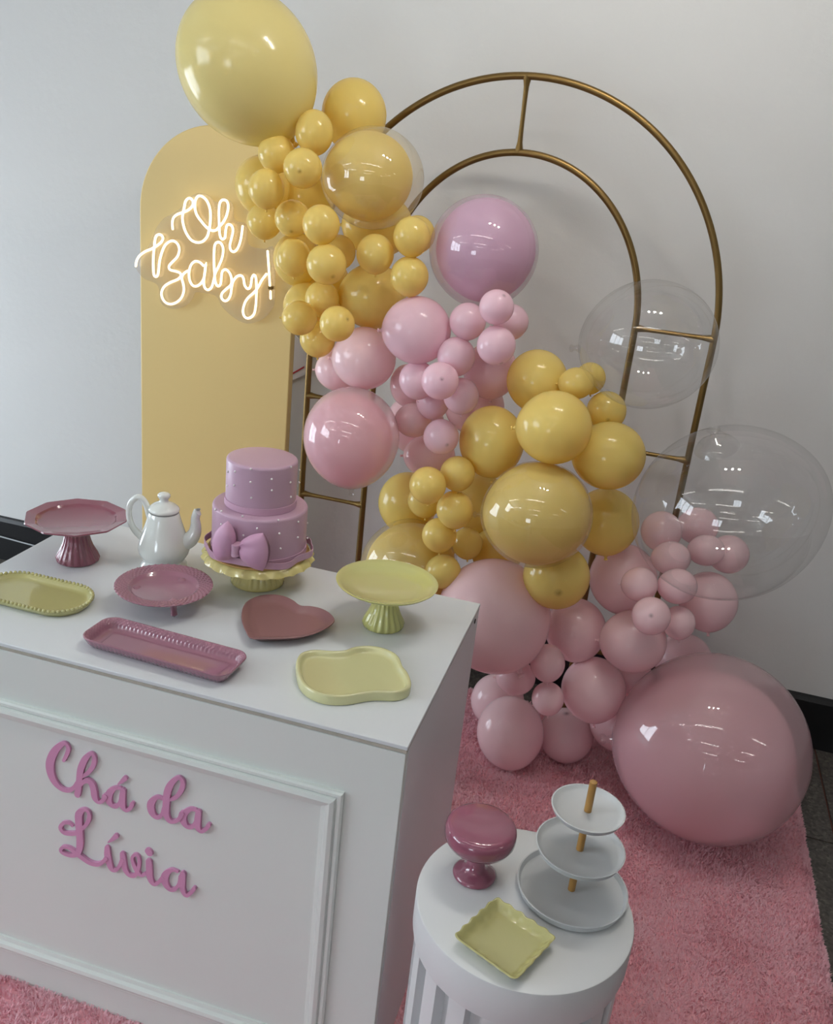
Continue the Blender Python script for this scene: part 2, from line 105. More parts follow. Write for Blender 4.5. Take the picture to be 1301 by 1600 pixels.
NEON = [[[-1.2045,1.3909],[-1.2061,1.4096],[-1.2016,1.4261],[-1.1877,1.437],[-1.1692,1.4444],[-1.1509,1.4544],[-1.1403,1.4661],[-1.139,1.4781],[-1.1452,1.4853],[-1.1544,1.4849],[-1.1634,1.4755],[-1.1669,1.4593],[-1.1708,1.4429],[-1.1728,1.4267],[-1.1688,1.4058],[-1.1593,1.3854],[-1.1436,1.3683],[-1.1249,1.363],[-1.1065,1.3674],[-1.0914,1.3826],[-1.0851,1.4021],[-1.0816,1.4238],[-1.0813,1.4503],[-1.0857,1.4708],[-1.0966,1.488],[-1.1119,1.4962],[-1.124,1.4934],[-1.1314,1.4803],[-1.132,1.4605],[-1.1262,1.4426],[-1.1137,1.4281],[-1.0982,1.4139],[-1.0858,1.406],[-1.0735,1.4029],[-1.0614,1.4062],[-1.051,1.418],[-1.0393,1.4313],[-1.0293,1.4509],[-1.0246,1.475],[-1.0289,1.4901],[-1.041,1.4935],[-1.0513,1.4851],[-1.0544,1.4638],[-1.0537,1.4402],[-1.0519,1.4166],[-1.0505,1.3982],[-1.0456,1.3848],[-1.038,1.3831],[-1.0321,1.3897],[-1.031,1.4058],[-1.0284,1.4214],[-1.0204,1.4269],[-1.0104,1.4222],[-1.0075,1.4085],[-1.0114,1.3894],[-1.0162,1.3675],[-1.0128,1.3545],[-1.0036,1.3507],[-0.9932,1.3582],[-0.9847,1.3766],[-0.9796,1.4012],[-0.9769,1.4279]],[[-1.3307,1.2669],[-1.3266,1.286],[-1.3148,1.3027],[-1.2953,1.3168],[-1.276,1.3259],[-1.2567,1.3382],[-1.2414,1.3517],[-1.2376,1.3637],[-1.2452,1.371],[-1.2567,1.369],[-1.2636,1.3573],[-1.2663,1.337],[-1.2691,1.3134],[-1.2703,1.2863],[-1.2696,1.2594],[-1.2665,1.2468],[-1.2587,1.2455],[-1.2529,1.2581],[-1.2498,1.2855],[-1.2433,1.3132],[-1.2318,1.3396],[-1.2166,1.354],[-1.2015,1.3581],[-1.1874,1.3499],[-1.1823,1.334],[-1.1886,1.3133],[-1.2049,1.2962],[-1.2171,1.2813],[-1.2124,1.2717],[-1.1951,1.2699],[-1.1798,1.2668],[-1.1759,1.2579],[-1.1873,1.2463],[-1.2103,1.2348],[-1.2315,1.22],[-1.242,1.1998],[-1.2381,1.1813],[-1.2256,1.1699],[-1.208,1.1688],[-1.1887,1.1777],[-1.1734,1.1936],[-1.1659,1.2151],[-1.168,1.2352],[-1.1732,1.2515],[-1.1691,1.2632],[-1.1589,1.2729],[-1.1487,1.2775]],[[-1.1006,1.2977],[-1.1139,1.3066],[-1.129,1.3074],[-1.1421,1.2958],[-1.1486,1.2749],[-1.1472,1.2515],[-1.1374,1.2359],[-1.1241,1.2342],[-1.1109,1.2427],[-1.1006,1.2576],[-1.0957,1.2783],[-1.0933,1.3069],[-1.0965,1.2782],[-1.0993,1.251],[-1.0956,1.234],[-1.0849,1.2283],[-1.073,1.2376],[-1.0667,1.2586],[-1.0609,1.2828],[-1.0502,1.3041],[-1.0404,1.3284],[-1.0374,1.3517],[-1.0426,1.3673],[-1.0538,1.3725],[-1.0647,1.364],[-1.0671,1.3382],[-1.0664,1.3086],[-1.0641,1.279],[-1.061,1.256],[-1.0524,1.2437],[-1.0432,1.2517],[-1.0411,1.272],[-1.0386,1.289],[-1.0276,1.2963],[-1.0152,1.2886],[-1.008,1.273],[-1.0089,1.2545],[-1.0241,1.2391],[-1.0376,1.2248],[-1.0395,1.2117],[-1.0306,1.2034],[-1.0187,1.2071],[-1.0095,1.2242],[-1.0064,1.2465],[-1.0025,1.2637],[-0.9919,1.2794],[-0.978,1.2852],[-0.9689,1.2781],[-0.9645,1.2587],[-0.9538,1.2491],[-0.9449,1.258],[-0.9421,1.2815],[-0.9359,1.2922],[-0.9295,1.2865],[-0.926,1.2638],[-0.925,1.2306],[-0.9259,1.2002],[-0.9312,1.1758],[-0.9467,1.1624],[-0.9607,1.1648],[-0.9672,1.1809],[-0.9622,1.2054],[-0.9509,1.2237],[-0.9342,1.24],[-0.9209,1.2578],[-0.9091,1.2809],[-0.8947,1.3008]],[[-0.8948,1.3668],[-0.8886,1.318],[-0.8826,1.2669]],[[-0.8801,1.2526],[-0.8786,1.2295]]]
ACRYLIC = [[-1.3412,1.267],[-1.3277,1.3006],[-1.2962,1.3271],[-1.2675,1.3864],[-1.2419,1.4179],[-1.214,1.4342],[-1.1864,1.4546],[-1.1716,1.4821],[-1.1493,1.4931],[-1.1246,1.5034],[-1.0949,1.4989],[-1.0723,1.4822],[-1.0506,1.4973],[-1.0285,1.4933],[-1.0158,1.4777],[-1.0097,1.44],[-0.9727,1.4313],[-0.9633,1.3762],[-0.9141,1.3691],[-0.8802,1.3711],[-0.8723,1.2286],[-0.8838,1.1908],[-0.9099,1.162],[-0.9545,1.1432],[-1.0005,1.1538],[-1.042,1.1816],[-1.0657,1.2114],[-1.1298,1.2142],[-1.1425,1.1964],[-1.1603,1.1732],[-1.1914,1.1563],[-1.2255,1.1534],[-1.2535,1.1697],[-1.2625,1.2173],[-1.3125,1.2329],[-1.3387,1.2604]]
CLAMP = [-0.8812,1.2614]
LETTERS = [('Cha',[[(-0.623,0.5963,0.0032),(-0.6166,0.6105,0.0037),(-0.6125,0.6254,0.0039),(-0.6188,0.6341,0.0037),(-0.6314,0.6244,0.0058),(-0.644,0.6054,0.0074),(-0.6519,0.5815,0.0083),(-0.6512,0.5599,0.0078),(-0.644,0.5433,0.0067),(-0.6311,0.5331,0.0051),(-0.6163,0.533,0.004),(-0.6041,0.5431,0.004),(-0.5963,0.5565,0.004)],[(-0.5899,0.5709,0.0034),(-0.5824,0.5763,0.0034),(-0.5719,0.5872,0.004),(-0.5619,0.6056,0.0045),(-0.5602,0.6227,0.0042),(-0.5669,0.6277,0.0037),(-0.5789,0.6126,0.0058),(-0.5884,0.5883,0.0063),(-0.5922,0.5624,0.0061),(-0.5954,0.5396,0.0061),(-0.5973,0.5295,0.0059)],[(-0.589,0.5541,0.0029),(-0.5829,0.5628,0.004),(-0.574,0.5681,0.005),(-0.566,0.5628,0.0061),(-0.5624,0.5499,0.0064),(-0.5605,0.5349,0.0061),(-0.5534,0.5277,0.0037),(-0.5445,0.5336,0.0037),(-0.5399,0.5445,0.0053)],[(-0.5092,0.5712,0.0034),(-0.5193,0.5684,0.0039),(-0.5304,0.5553,0.0066),(-0.5332,0.5373,0.0069),(-0.5264,0.5284,0.0048),(-0.5171,0.5298,0.004),(-0.5097,0.5416,0.0034),(-0.5069,0.558,0.0034)],[(-0.5033,0.5684,0.0052),(-0.5047,0.5494,0.0058),(-0.5041,0.534,0.0056),(-0.4971,0.5275,0.0037),(-0.4884,0.5359,0.0037),(-0.4848,0.5458,0.0039)],[(-0.5128,0.579,0.0016),(-0.5061,0.5866,0.0034),(-0.4989,0.5959,0.0047)]]),('da',[[(-0.4247,0.5748,0.0034),(-0.4367,0.5741,0.0039),(-0.4479,0.5582,0.0068),(-0.4469,0.5399,0.0068),(-0.4373,0.5312,0.0045),(-0.4275,0.5384,0.0034),(-0.4227,0.557,0.0031)],[(-0.4108,0.5777,0.0028),(-0.3984,0.5877,0.0039),(-0.3887,0.6058,0.0046),(-0.3864,0.623,0.0043),(-0.3946,0.6294,0.0036),(-0.4082,0.6133,0.0056),(-0.4156,0.5929,0.0064),(-0.4177,0.5678,0.0065),(-0.4182,0.5461,0.0063),(-0.412,0.5332,0.005),(-0.4023,0.5333,0.0034),(-0.3926,0.542,0.0036),(-0.3871,0.5561,0.0047)],[(-0.3612,0.5713,0.0031),(-0.3721,0.569,0.0039),(-0.3844,0.5534,0.0067),(-0.3848,0.5399,0.0068),(-0.3772,0.5306,0.0047),(-0.367,0.5334,0.0039),(-0.3603,0.5464,0.0034),(-0.3575,0.5612,0.0033)],[(-0.3554,0.5689,0.0054),(-0.3568,0.5506,0.0059),(-0.356,0.5355,0.0054),(-0.3495,0.5295,0.0036),(-0.3406,0.5374,0.0036),(-0.3354,0.5478,0.0041)]]),('Livia',[[(-0.6111,0.4551,0.0028),(-0.6179,0.4593,0.0033),(-0.6298,0.4548,0.0035),(-0.6364,0.442,0.004),(-0.6294,0.4335,0.0043),(-0.6137,0.4362,0.0043),(-0.6005,0.4425,0.0042)],[(-0.5896,0.456,0.0035),(-0.5816,0.467,0.0037),(-0.5746,0.4832,0.004),(-0.575,0.4975,0.0035),(-0.5843,0.5008,0.0035),(-0.5949,0.4877,0.0072),(-0.596,0.4651,0.0075),(-0.5953,0.4429,0.0071),(-0.5956,0.4201,0.0069),(-0.6001,0.3971,0.0055),(-0.6131,0.386,0.0041),(-0.6289,0.3843,0.0038),(-0.6372,0.3887,0.0036),(-0.6331,0.3982,0.0033),(-0.6203,0.4017,0.0033),(-0.6074,0.396,0.0048),(-0.592,0.3883,0.0052),(-0.5766,0.382,0.0048),(-0.561,0.3831,0.0043),(-0.5491,0.3916,0.0035),(-0.5411,0.4044,0.004)],[(-0.5384,0.4286,0.0052),(-0.5383,0.411,0.0068),(-0.5356,0.3948,0.0066),(-0.53,0.3818,0.005),(-0.521,0.3832,0.0035),(-0.513,0.3969,0.0035),(-0.5077,0.4116,0.004)],[(-0.5067,0.4247,0.0054),(-0.5055,0.4081,0.0061),(-0.5024,0.392,0.0056),(-0.4942,0.3811,0.0047),(-0.4827,0.3837,0.004),(-0.4754,0.3986,0.0037),(-0.4727,0.4194,0.0033),(-0.4758,0.4319,0.0033),(-0.4829,0.4309,0.003),(-0.4868,0.4217,0.003),(-0.4832,0.4073,0.0042),(-0.4762,0.3949,0.0047),(-0.4687,0.3889,0.0033),(-0.4606,0.3952,0.0033)],[(-0.4529,0.4263,0.006),(-0.4522,0.4067,0.0065),(-0.451,0.39,0.0063),(-0.4445,0.3785,0.0049),(-0.436,0.3816,0.0033),(-0.4255,0.3976,0.0042)],[(-0.3951,0.4234,0.0028),(-0.4074,0.4224,0.0037),(-0.4195,0.4063,0.007),(-0.4202,0.3895,0.007),(-0.4109,0.3776,0.0049),(-0.3998,0.3811,0.0037),(-0.3919,0.3967,0.003),(-0.3894,0.4147,0.003)],[(-0.3838,0.4228,0.0053),(-0.3851,0.4049,0.006),(-0.3842,0.3867,0.0053),(-0.3774,0.3754,0.0039),(-0.3681,0.3839,0.0035),(-0.3609,0.3973,0.0039)],[(-0.5358,0.4425,0.0016),(-0.5272,0.4521,0.0035),(-0.5194,0.462,0.0051)],[(-0.4537,0.449,0.0071),(-0.4518,0.4469,0.0072)]])]
HEART = [[-0.404,0.2437],[-0.4161,0.2757],[-0.4184,0.3062],[-0.4065,0.3344],[-0.3849,0.3505],[-0.3605,0.3524],[-0.3386,0.3433],[-0.3257,0.3338],[-0.3157,0.331],[-0.3006,0.3371],[-0.2796,0.3375],[-0.2587,0.3286],[-0.2415,0.3106],[-0.2358,0.291],[-0.2432,0.2619],[-0.2601,0.2287],[-0.2889,0.2028],[-0.3288,0.1811],[-0.351,0.1722],[-0.3703,0.1917],[-0.3897,0.2177]]
BLOB = [[-0.241,0.1208],[-0.2493,0.148],[-0.2485,0.169],[-0.2332,0.1868],[-0.2048,0.1967],[-0.1837,0.2089],[-0.1712,0.2283],[-0.1504,0.2432],[-0.1262,0.2482],[-0.1017,0.242],[-0.0845,0.2274],[-0.0706,0.2022],[-0.056,0.1843],[-0.043,0.1604],[-0.0391,0.1418],[-0.0448,0.1259],[-0.0586,0.1127],[-0.0849,0.1022],[-0.1041,0.0888],[-0.1219,0.0722],[-0.1437,0.0594],[-0.1686,0.055],[-0.1956,0.063],[-0.2191,0.0834]]
PEARLS = [[-0.448,0.3567,1.0761],[-0.4832,0.3617,1.0626],[-0.4476,0.3567,1.0492],[-0.4843,0.3621,1.0343],[-0.4109,0.3724,1.0578],[-0.4098,0.3734,1.0345],[-0.3873,0.4098,1.0762],[-0.3872,0.4102,1.0443],[-0.4448,0.3571,1.0173],[-0.3863,0.4147,1.0122],[-0.3874,0.4542,1.0567],[-0.3866,0.4544,1.03],[-0.5054,0.3763,1.0541],[-0.5059,0.3768,1.0245],[-0.4998,0.3413,0.9837],[-0.4988,0.3408,0.9566],[-0.4498,0.331,0.9871],[-0.4469,0.3312,0.9472],[-0.4212,0.3373,0.9648],[-0.3872,0.3597,0.9817],[-0.3847,0.3624,0.9527],[-0.3822,0.3653,0.9197],[-0.363,0.4025,0.9675],[-0.3626,0.4038,0.9335],[-0.3659,0.4613,0.9431],[-0.364,0.4619,0.9095],[-0.5196,0.3548,0.9784]]
BOW = [[-0.4533,0.318,0.9217],[-0.4731,0.318,0.9773],[-0.4975,0.318,0.892],[-0.4814,0.318,0.8955],[-0.3993,0.318,0.9676],[-0.3968,0.318,0.8875],[-0.3846,0.318,0.9311],[-0.4586,0.318,0.9338],[-0.4577,0.318,0.9075],[-0.4471,0.318,0.9341],[-0.4462,0.318,0.91],[-0.5016,0.318,0.9401]]
TAG = [[-0.9269,1.0932],[-0.8596,1.0391],[-0.8611,0.9523],[-0.933,0.9077],[-1.0072,0.9842],[-1.0026,1.1353]]
TAGLINE = [[-0.9184,0.9399],[-0.8684,0.9762]]
CAM = [[0.957, -0.1889, 0.22, 0.2578], [0.2718, 0.3206, -0.9074, -1.1754], [0.1009, 0.9282, 0.3582, 1.66], [0.0, 0.0, 0.0, 1.0]]
FOCAL = 1427.86


random.seed(7)
PI = math.pi
SC = bpy.context.scene
COL = SC.collection

# ------------------------------------------------------------------ camera, world, lights, exposure
cam = bpy.data.cameras.new('camera')
cam.sensor_fit = 'HORIZONTAL'
cam.sensor_width = 36.0
cam.lens = FOCAL / 1301.0 * 36.0
cam.clip_start = 0.02
cam_o = bpy.data.objects.new('camera', cam)
COL.objects.link(cam_o)
cam_o.matrix_world = Matrix(CAM)
SC.camera = cam_o

SC.view_settings.view_transform = 'Standard'
SC.view_settings.look = 'None'
SC.view_settings.gamma = 1.0
SC.view_settings.use_curve_mapping = False
SC.view_settings.exposure = 0.0
SC.cycles.use_denoising = True
SC.cycles.max_bounces = 10
SC.cycles.transparent_max_bounces = 24
SC.cycles.caustics_reflective = False
SC.cycles.caustics_refractive = False

WINDOW_SKY = 12.5
TUBE = 16.5
SPOT = 7.8
NEON_E = 1.9

world = bpy.data.worlds.new('sky')
SC.world = world
world.use_nodes = True
bg = world.node_tree.nodes['Background']
bg.inputs[0].default_value = (0.80, 0.90, 1.0, 1)
bg.inputs[1].default_value = WINDOW_SKY

WALL_Y, LEFT_X, RIGHT_X, FRONT_Y, CEIL = 1.665, -3.6, 5.2, -6.5, 2.65
# windows in the left wall: y0, y1, z0, z1 (a high one and a low door light near the back wall)
FRONT_FILL_WIN = (-2.1, -0.7, 0.8, 2.0)          # unseen window added for frontal fill light, behind the camera: x0, x1, z0, z1
WINDOWS = [(-3.2, -0.8, 1.3, 2.5), (0.1, 1.5, 0.05, 1.4)]
PORTALS = [((z1 - z0, y1 - y0), (LEFT_X - 0.1, (y0 + y1) / 2, (z0 + z1) / 2), (0, -PI / 2, 0)) for y0, y1, z0, z1 in WINDOWS]
x0, x1, z0, z1 = FRONT_FILL_WIN
PORTALS.append(((x1 - x0, z1 - z0), ((x0 + x1) / 2, FRONT_Y - 0.1, (z0 + z1) / 2), (PI / 2, 0, 0)))
for sz, loc, rot in PORTALS:
    portal = bpy.data.lights.new('window_portal', 'AREA')
    portal.shape = 'RECTANGLE'
    portal.size, portal.size_y = sz
    portal.cycles.is_portal = True
    po = bpy.data.objects.new('window_portal', portal)
    COL.objects.link(po)
    po.location = loc
    po.rotation_euler = rot

# ------------------------------------------------------------------ materials
def mat(name):
    m = bpy.data.materials.new(name)
    m.use_nodes = True
    nt = m.node_tree
    return m, nt, nt.nodes['Principled BSDF'], nt.nodes['Material Output']

def node(nt, t, **kw):
    n = nt.nodes.new(t)
    for k, v in kw.items():
        setattr(n, k, v)
    return n

def bump(nt, p, scale, strength, dist=0.002, detail=4, kind='noise'):
    tc = node(nt, 'ShaderNodeTexCoord')
    n = node(nt, 'ShaderNodeTexNoise')
    n.inputs['Scale'].default_value = scale
    n.inputs['Detail'].default_value = detail
    b = node(nt, 'ShaderNodeBump')
    b.inputs['Strength'].default_value = strength
    b.inputs['Distance'].default_value = dist
    nt.links.new(tc.outputs['Object'], n.inputs['Vector'])
    nt.links.new(n.outputs['Fac'], b.inputs['Height'])
    nt.links.new(b.outputs['Normal'], p.inputs['Normal'])
    return n

def simple(name, col, rough=0.5, metal=0.0, coat=0.0, bumps=None, spec=0.5, vary=0.0, vscale=6):
    m, nt, p, o = mat(name)
    p.inputs['Base Color'].default_value = (*col, 1)
    p.inputs['Roughness'].default_value = rough
    p.inputs['Metallic'].default_value = metal
    p.inputs['Specular IOR Level'].default_value = spec
    p.inputs['Coat Weight'].default_value = coat
    p.inputs['Coat Roughness'].default_value = 0.05
    if bumps:
        bump(nt, p, *bumps)
    if vary:
        tc = node(nt, 'ShaderNodeTexCoord')
        n = node(nt, 'ShaderNodeTexNoise')
        n.inputs['Scale'].default_value = vscale
        n.inputs['Detail'].default_value = 5
        mx = node(nt, 'ShaderNodeMix', data_type='RGBA')
        mx.inputs[6].default_value = (*[c * (1 - vary) for c in col], 1)
        mx.inputs[7].default_value = (*[min(1, c * (1 + vary)) for c in col], 1)
        nt.links.new(tc.outputs['Object'], n.inputs['Vector'])
        nt.links.new(n.outputs['Fac'], mx.inputs[0])
        nt.links.new(mx.outputs[2], p.inputs['Base Color'])
    return m

def latex(name, col, deep, trans=0.36, rough=0.15, spot=False):
    m, nt, p, o = mat(name)
    p.inputs['Base Color'].default_value = (*col, 1)
    p.inputs['Roughness'].default_value = rough
    p.inputs['Specular IOR Level'].default_value = 0.45
    tb = node(nt, 'ShaderNodeBsdfTranslucent')
    tb.inputs[0].default_value = (*deep, 1)
    mx = node(nt, 'ShaderNodeMixShader')
    mx.inputs[0].default_value = trans
    nt.links.new(p.outputs[0], mx.inputs[1])
    nt.links.new(tb.outputs[0], mx.inputs[2])
    nt.links.new(mx.outputs[0], o.inputs[0])
    if spot:                                        # the thick dark latex at the crown nub
        tc = node(nt, 'ShaderNodeTexCoord')
        vm = node(nt, 'ShaderNodeVectorMath', operation='DISTANCE')
        vm.inputs[1].default_value = (0, 0, 1)
        rp = node(nt, 'ShaderNodeValToRGB')
        rp.color_ramp.elements[0].position = 0.02
        rp.color_ramp.elements[0].color = (*[c * 0.5 for c in col], 1)
        rp.color_ramp.elements[1].position = 0.16
        rp.color_ramp.elements[1].color = (*col, 1)
        nt.links.new(tc.outputs['Object'], vm.inputs[0])
        nt.links.new(vm.outputs['Value'], rp.inputs[0])
        nt.links.new(rp.outputs[0], p.inputs['Base Color'])
    return m

def film(name, tint, milky, rough=0.03, gloss=1.0):
    """clear plastic skin: mostly see-through, a little milky, Fresnel gloss"""
    m, nt, p, o = mat(name)
    nt.nodes.remove(p)
    tr = node(nt, 'ShaderNodeBsdfTransparent')
    tr.inputs[0].default_value = (0.97, 0.97, 0.97, 1)
    df = node(nt, 'ShaderNodeBsdfDiffuse')
    df.inputs[0].default_value = (*tint, 1)
    tl = node(nt, 'ShaderNodeBsdfTranslucent')
    tl.inputs[0].default_value = (*tint, 1)
    gl = node(nt, 'ShaderNodeBsdfGlossy')
    gl.inputs['Roughness'].default_value = rough
    a = node(nt, 'ShaderNodeMixShader'); a.inputs[0].default_value = 0.5
    b = node(nt, 'ShaderNodeMixShader'); b.inputs[0].default_value = milky
    c = node(nt, 'ShaderNodeMixShader')
    lw = node(nt, 'ShaderNodeLayerWeight'); lw.inputs['Blend'].default_value = 0.5
    pw = node(nt, 'ShaderNodeMath', operation='POWER'); pw.inputs[1].default_value = 5.0
    ma = node(nt, 'ShaderNodeMath', operation='MULTIPLY_ADD'); ma.inputs[1].default_value = 0.5 * gloss; ma.inputs[2].default_value = 0.065 * gloss
    L = nt.links.new
    L(lw.outputs['Facing'], pw.inputs[0]); L(pw.outputs[0], ma.inputs[0]); L(ma.outputs[0], c.inputs[0])
    L(df.outputs[0], a.inputs[1]); L(tl.outputs[0], a.inputs[2])
    L(tr.outputs[0], b.inputs[1]); L(a.outputs[0], b.inputs[2])
    L(b.outputs[0], c.inputs[1]); L(gl.outputs[0], c.inputs[2])
    L(c.outputs[0], o.inputs[0])
    return m

def emit(name, col, strength):
    m, nt, p, o = mat(name)
    p.inputs['Base Color'].default_value = (0.8, 0.8, 0.8, 1)
    p.inputs['Emission Color'].default_value = (*col, 1)
    p.inputs['Emission Strength'].default_value = strength
    return m

YEL, YELD = (0.89, 0.765, 0.25), (1.0, 0.68, 0.05)
PNK, PNKD = (0.98, 0.745, 0.775), (1.0, 0.70, 0.735)
LIL, PNKD_BOUNCE = (0.91, 0.69, 0.77), (0.98, 0.66, 0.73)  # same pink latex as above, with bounced light put into its tint
M = {}
M['Yl'] = latex('yellow_latex', YEL, YELD, trans=0.37)
M['Yg'] = latex('pale_lemon_latex', (0.82, 0.735, 0.33), (0.98, 0.75, 0.14), trans=0.24)
M['Ys'] = latex('yellow_latex_nub', YEL, YELD, trans=0.37, spot=True)
M['Yd'] = latex('yellow_latex_inner', (0.90, 0.76, 0.26), YELD, trans=0.32, rough=0.4)
M['Pl'] = latex('pink_latex', PNK, PNKD, trans=0.30)
M['Ps'] = latex('pink_latex_nub', PNK, PNKD, trans=0.30, spot=True)
M['Pd'] = latex('pink_latex_inner', (0.95, 0.66, 0.72), PNKD, trans=0.42, rough=0.4)
M['Ll'] = latex('bounce_pink_latex', LIL, PNKD_BOUNCE)
M['Ls'] = latex('bounce_pink_latex_nub', LIL, PNKD_BOUNCE, spot=True)
M['Ld'] = latex('bounce_pink_latex_inner', (0.80, 0.58, 0.75), PNKD_BOUNCE, rough=0.4)
M['Yf'] = film('yellow_clear_skin', (0.93, 0.78, 0.38), 0.16)
M['Pf'] = film('pink_clear_skin', (0.97, 0.74, 0.79), 0.36)
M['Lf'] = film('bounce_pink_clear_skin', (0.82, 0.64, 0.76), 0.28)
M['Cf'] = film('clear_skin', (0.80, 0.80, 0.82), 0.0, rough=0.012)
M['acrylic'] = film('clear_acrylic', (0.92, 0.80, 0.72), 0.12, rough=0.02)  # milky pinkish tint paints the reflected ceiling into the clear sheet
M['wall'] = simple('white_plaster', (0.645, 0.645, 0.63), 0.75, bumps=(38, 0.35, 0.004, 6), vary=0.015, vscale=3)
M['ceiling'] = simple('white_ceiling_paint', (0.75, 0.75, 0.73), 0.8)
M['base'] = simple('black_skirting', (0.006, 0.006, 0.007), 0.35)
M['panel'] = simple('yellow_panel_fabric', (0.74, 0.555, 0.225), 0.55, bumps=(120, 0.1, 0.001, 3), vary=0.02, vscale=2)
M['panel_edge'] = simple('yellow_panel_edge', (0.58, 0.41, 0.17), 0.6)
M['gold'] = simple('antique_gold_paint', (0.20, 0.125, 0.04), 0.36, metal=0.8, bumps=(60, 0.1, 0.001, 3), vary=0.12, vscale=14)
M['white'] = simple('white_painted_board', (0.70, 0.745, 0.71), 0.42, bumps=(90, 0.12, 0.001, 5), vary=0.015, vscale=4)
M['top'] = simple('white_laminate', (0.67, 0.705, 0.725), 0.34, vary=0.012, vscale=9)
M['chip'] = simple('worn_chipboard_edge', (0.42, 0.40, 0.34), 0.7, vary=0.25, vscale=60)
M['letter'] = simple('pink_letter_paint', (0.62, 0.29, 0.47), 0.5)
M['colwhite'] = simple('white_column_plastic', (0.66, 0.675, 0.68), 0.4)
M['rose'] = simple('rose_glaze', (0.25, 0.077, 0.108), 0.12, coat=0.6)
M['orchid'] = simple('orchid_pink_glaze', (0.31, 0.135, 0.185), 0.10, coat=0.6)
M['dusty'] = simple('dusty_pink_matte_glaze', (0.275, 0.138, 0.138), 0.26)
M['hotpink'] = simple('raspberry_pink_glaze', (0.28, 0.088, 0.135), 0.10, coat=0.6)
M['butter'] = simple('butter_yellow_glaze', (0.64, 0.56, 0.225), 0.14, coat=0.5)
M['pistachio'] = simple('pistachio_green_glaze', (0.545, 0.535, 0.20), 0.12, coat=0.6)
M['cream'] = simple('pale_cream_yellow_glaze', (0.60, 0.585, 0.32), 0.16, coat=0.4)
M['straw'] = simple('straw_yellow_glaze', (0.46, 0.435, 0.185), 0.10, coat=0.6)
M['porcelain'] = simple('white_porcelain', (0.74, 0.77, 0.735), 0.10, coat=0.6)
M['dark'] = simple('dark_gap', (0.02, 0.02, 0.02), 0.7)
M['seam'] = simple('shaded_seam', (0.25, 0.26, 0.25), 0.6)  # shade of the lid joint and spout opening put into the colour
M['tierwhite'] = simple('matte_white_ceramic', (0.53, 0.55, 0.56), 0.5)
M['wood'] = simple('amber_wood', (0.40, 0.21, 0.055), 0.4, vary=0.2, vscale=50)
M['cake'] = simple('lilac_fondant', (0.50, 0.325, 0.425), 0.36, bumps=(30, 0.06, 0.002, 4))
M['ribbon'] = simple('pink_lilac_ribbon_paste', (0.54, 0.33, 0.44), 0.5)
M['bow'] = simple('pink_sugar_paste', (0.56, 0.31, 0.45), 0.5)
M['pearl'] = simple('white_sugar_pearl', (0.85, 0.80, 0.80), 0.15, coat=0.5)
M['board'] = simple('gold_cake_board', (0.50, 0.30, 0.10), 0.4)
M['rug'] = simple('pink_rug_backing', (0.90, 0.50, 0.55), 0.95, vary=0.1)
M['paper'] = simple('white_card', (0.80, 0.78, 0.80), 0.6)
M['red'] = simple('red_print', (0.55, 0.03, 0.05), 0.5)
M['cable'] = simple('grey_cable', (0.35, 0.37, 0.38), 0.5)
M['grout'] = simple('rust_joint', (0.10, 0.035, 0.025), 0.8)
M['frame'] = simple('white_window_frame', (0.75, 0.76, 0.76), 0.4)
M['glass'] = film('window_glass', (0.8, 0.85, 0.85), 0.0, rough=0.0, gloss=0.9)
M['neon'] = emit('warm_neon_tube', (1.0, 0.80, 0.46), NEON_E)
M['tube'] = emit('fluorescent_tube', (1.0, 0.97, 0.92), TUBE)
M['spot'] = emit('lit_bulb', (1.0, 0.93, 0.82), SPOT)
M['metal'] = simple('lamp_housing', (0.7, 0.7, 0.7), 0.4)

def pile_material():
    m, nt, p, o = mat('pink_shag_pile')
    tc = node(nt, 'ShaderNodeTexCoord')
    n = node(nt, 'ShaderNodeTexNoise'); n.inputs['Scale'].default_value = 7; n.inputs['Detail'].default_value = 6
    n2 = node(nt, 'ShaderNodeTexNoise'); n2.inputs['Scale'].default_value = 160; n2.inputs['Detail'].default_value = 2
    ad = node(nt, 'ShaderNodeMath', operation='ADD')
    rp = node(nt, 'ShaderNodeValToRGB')
    rp.color_ramp.elements[0].position = 0.30; rp.color_ramp.elements[0].color = (0.92, 0.56, 0.62, 1)
    rp.color_ramp.elements[1].position = 0.66; rp.color_ramp.elements[1].color = (0.97, 0.71, 0.76, 1)
    mu = node(nt, 'ShaderNodeMath', operation='MULTIPLY'); mu.inputs[1].default_value = 0.5
    L = nt.links.new
    L(tc.outputs['Object'], n.inputs['Vector']); L(tc.outputs['Object'], n2.inputs['Vector'])
    L(n.outputs['Fac'], ad.inputs[0]); L(n2.outputs['Fac'], ad.inputs[1]); L(ad.outputs[0], mu.inputs[0])
    L(mu.outputs[0], rp.inputs[0]); L(rp.outputs[0], p.inputs['Base Color'])
    p.inputs['Roughness'].default_value = 0.9
    p.inputs['Specular IOR Level'].default_value = 0.1
    tl = node(nt, 'ShaderNodeBsdfTranslucent')
    mx = node(nt, 'ShaderNodeMixShader'); mx.inputs[0].default_value = 0.42
    L(rp.outputs[0], tl.inputs[0]); L(p.outputs[0], mx.inputs[1]); L(tl.outputs[0], mx.inputs[2]); L(mx.outputs[0], o.inputs[0])
    return m
M['pile'] = pile_material()

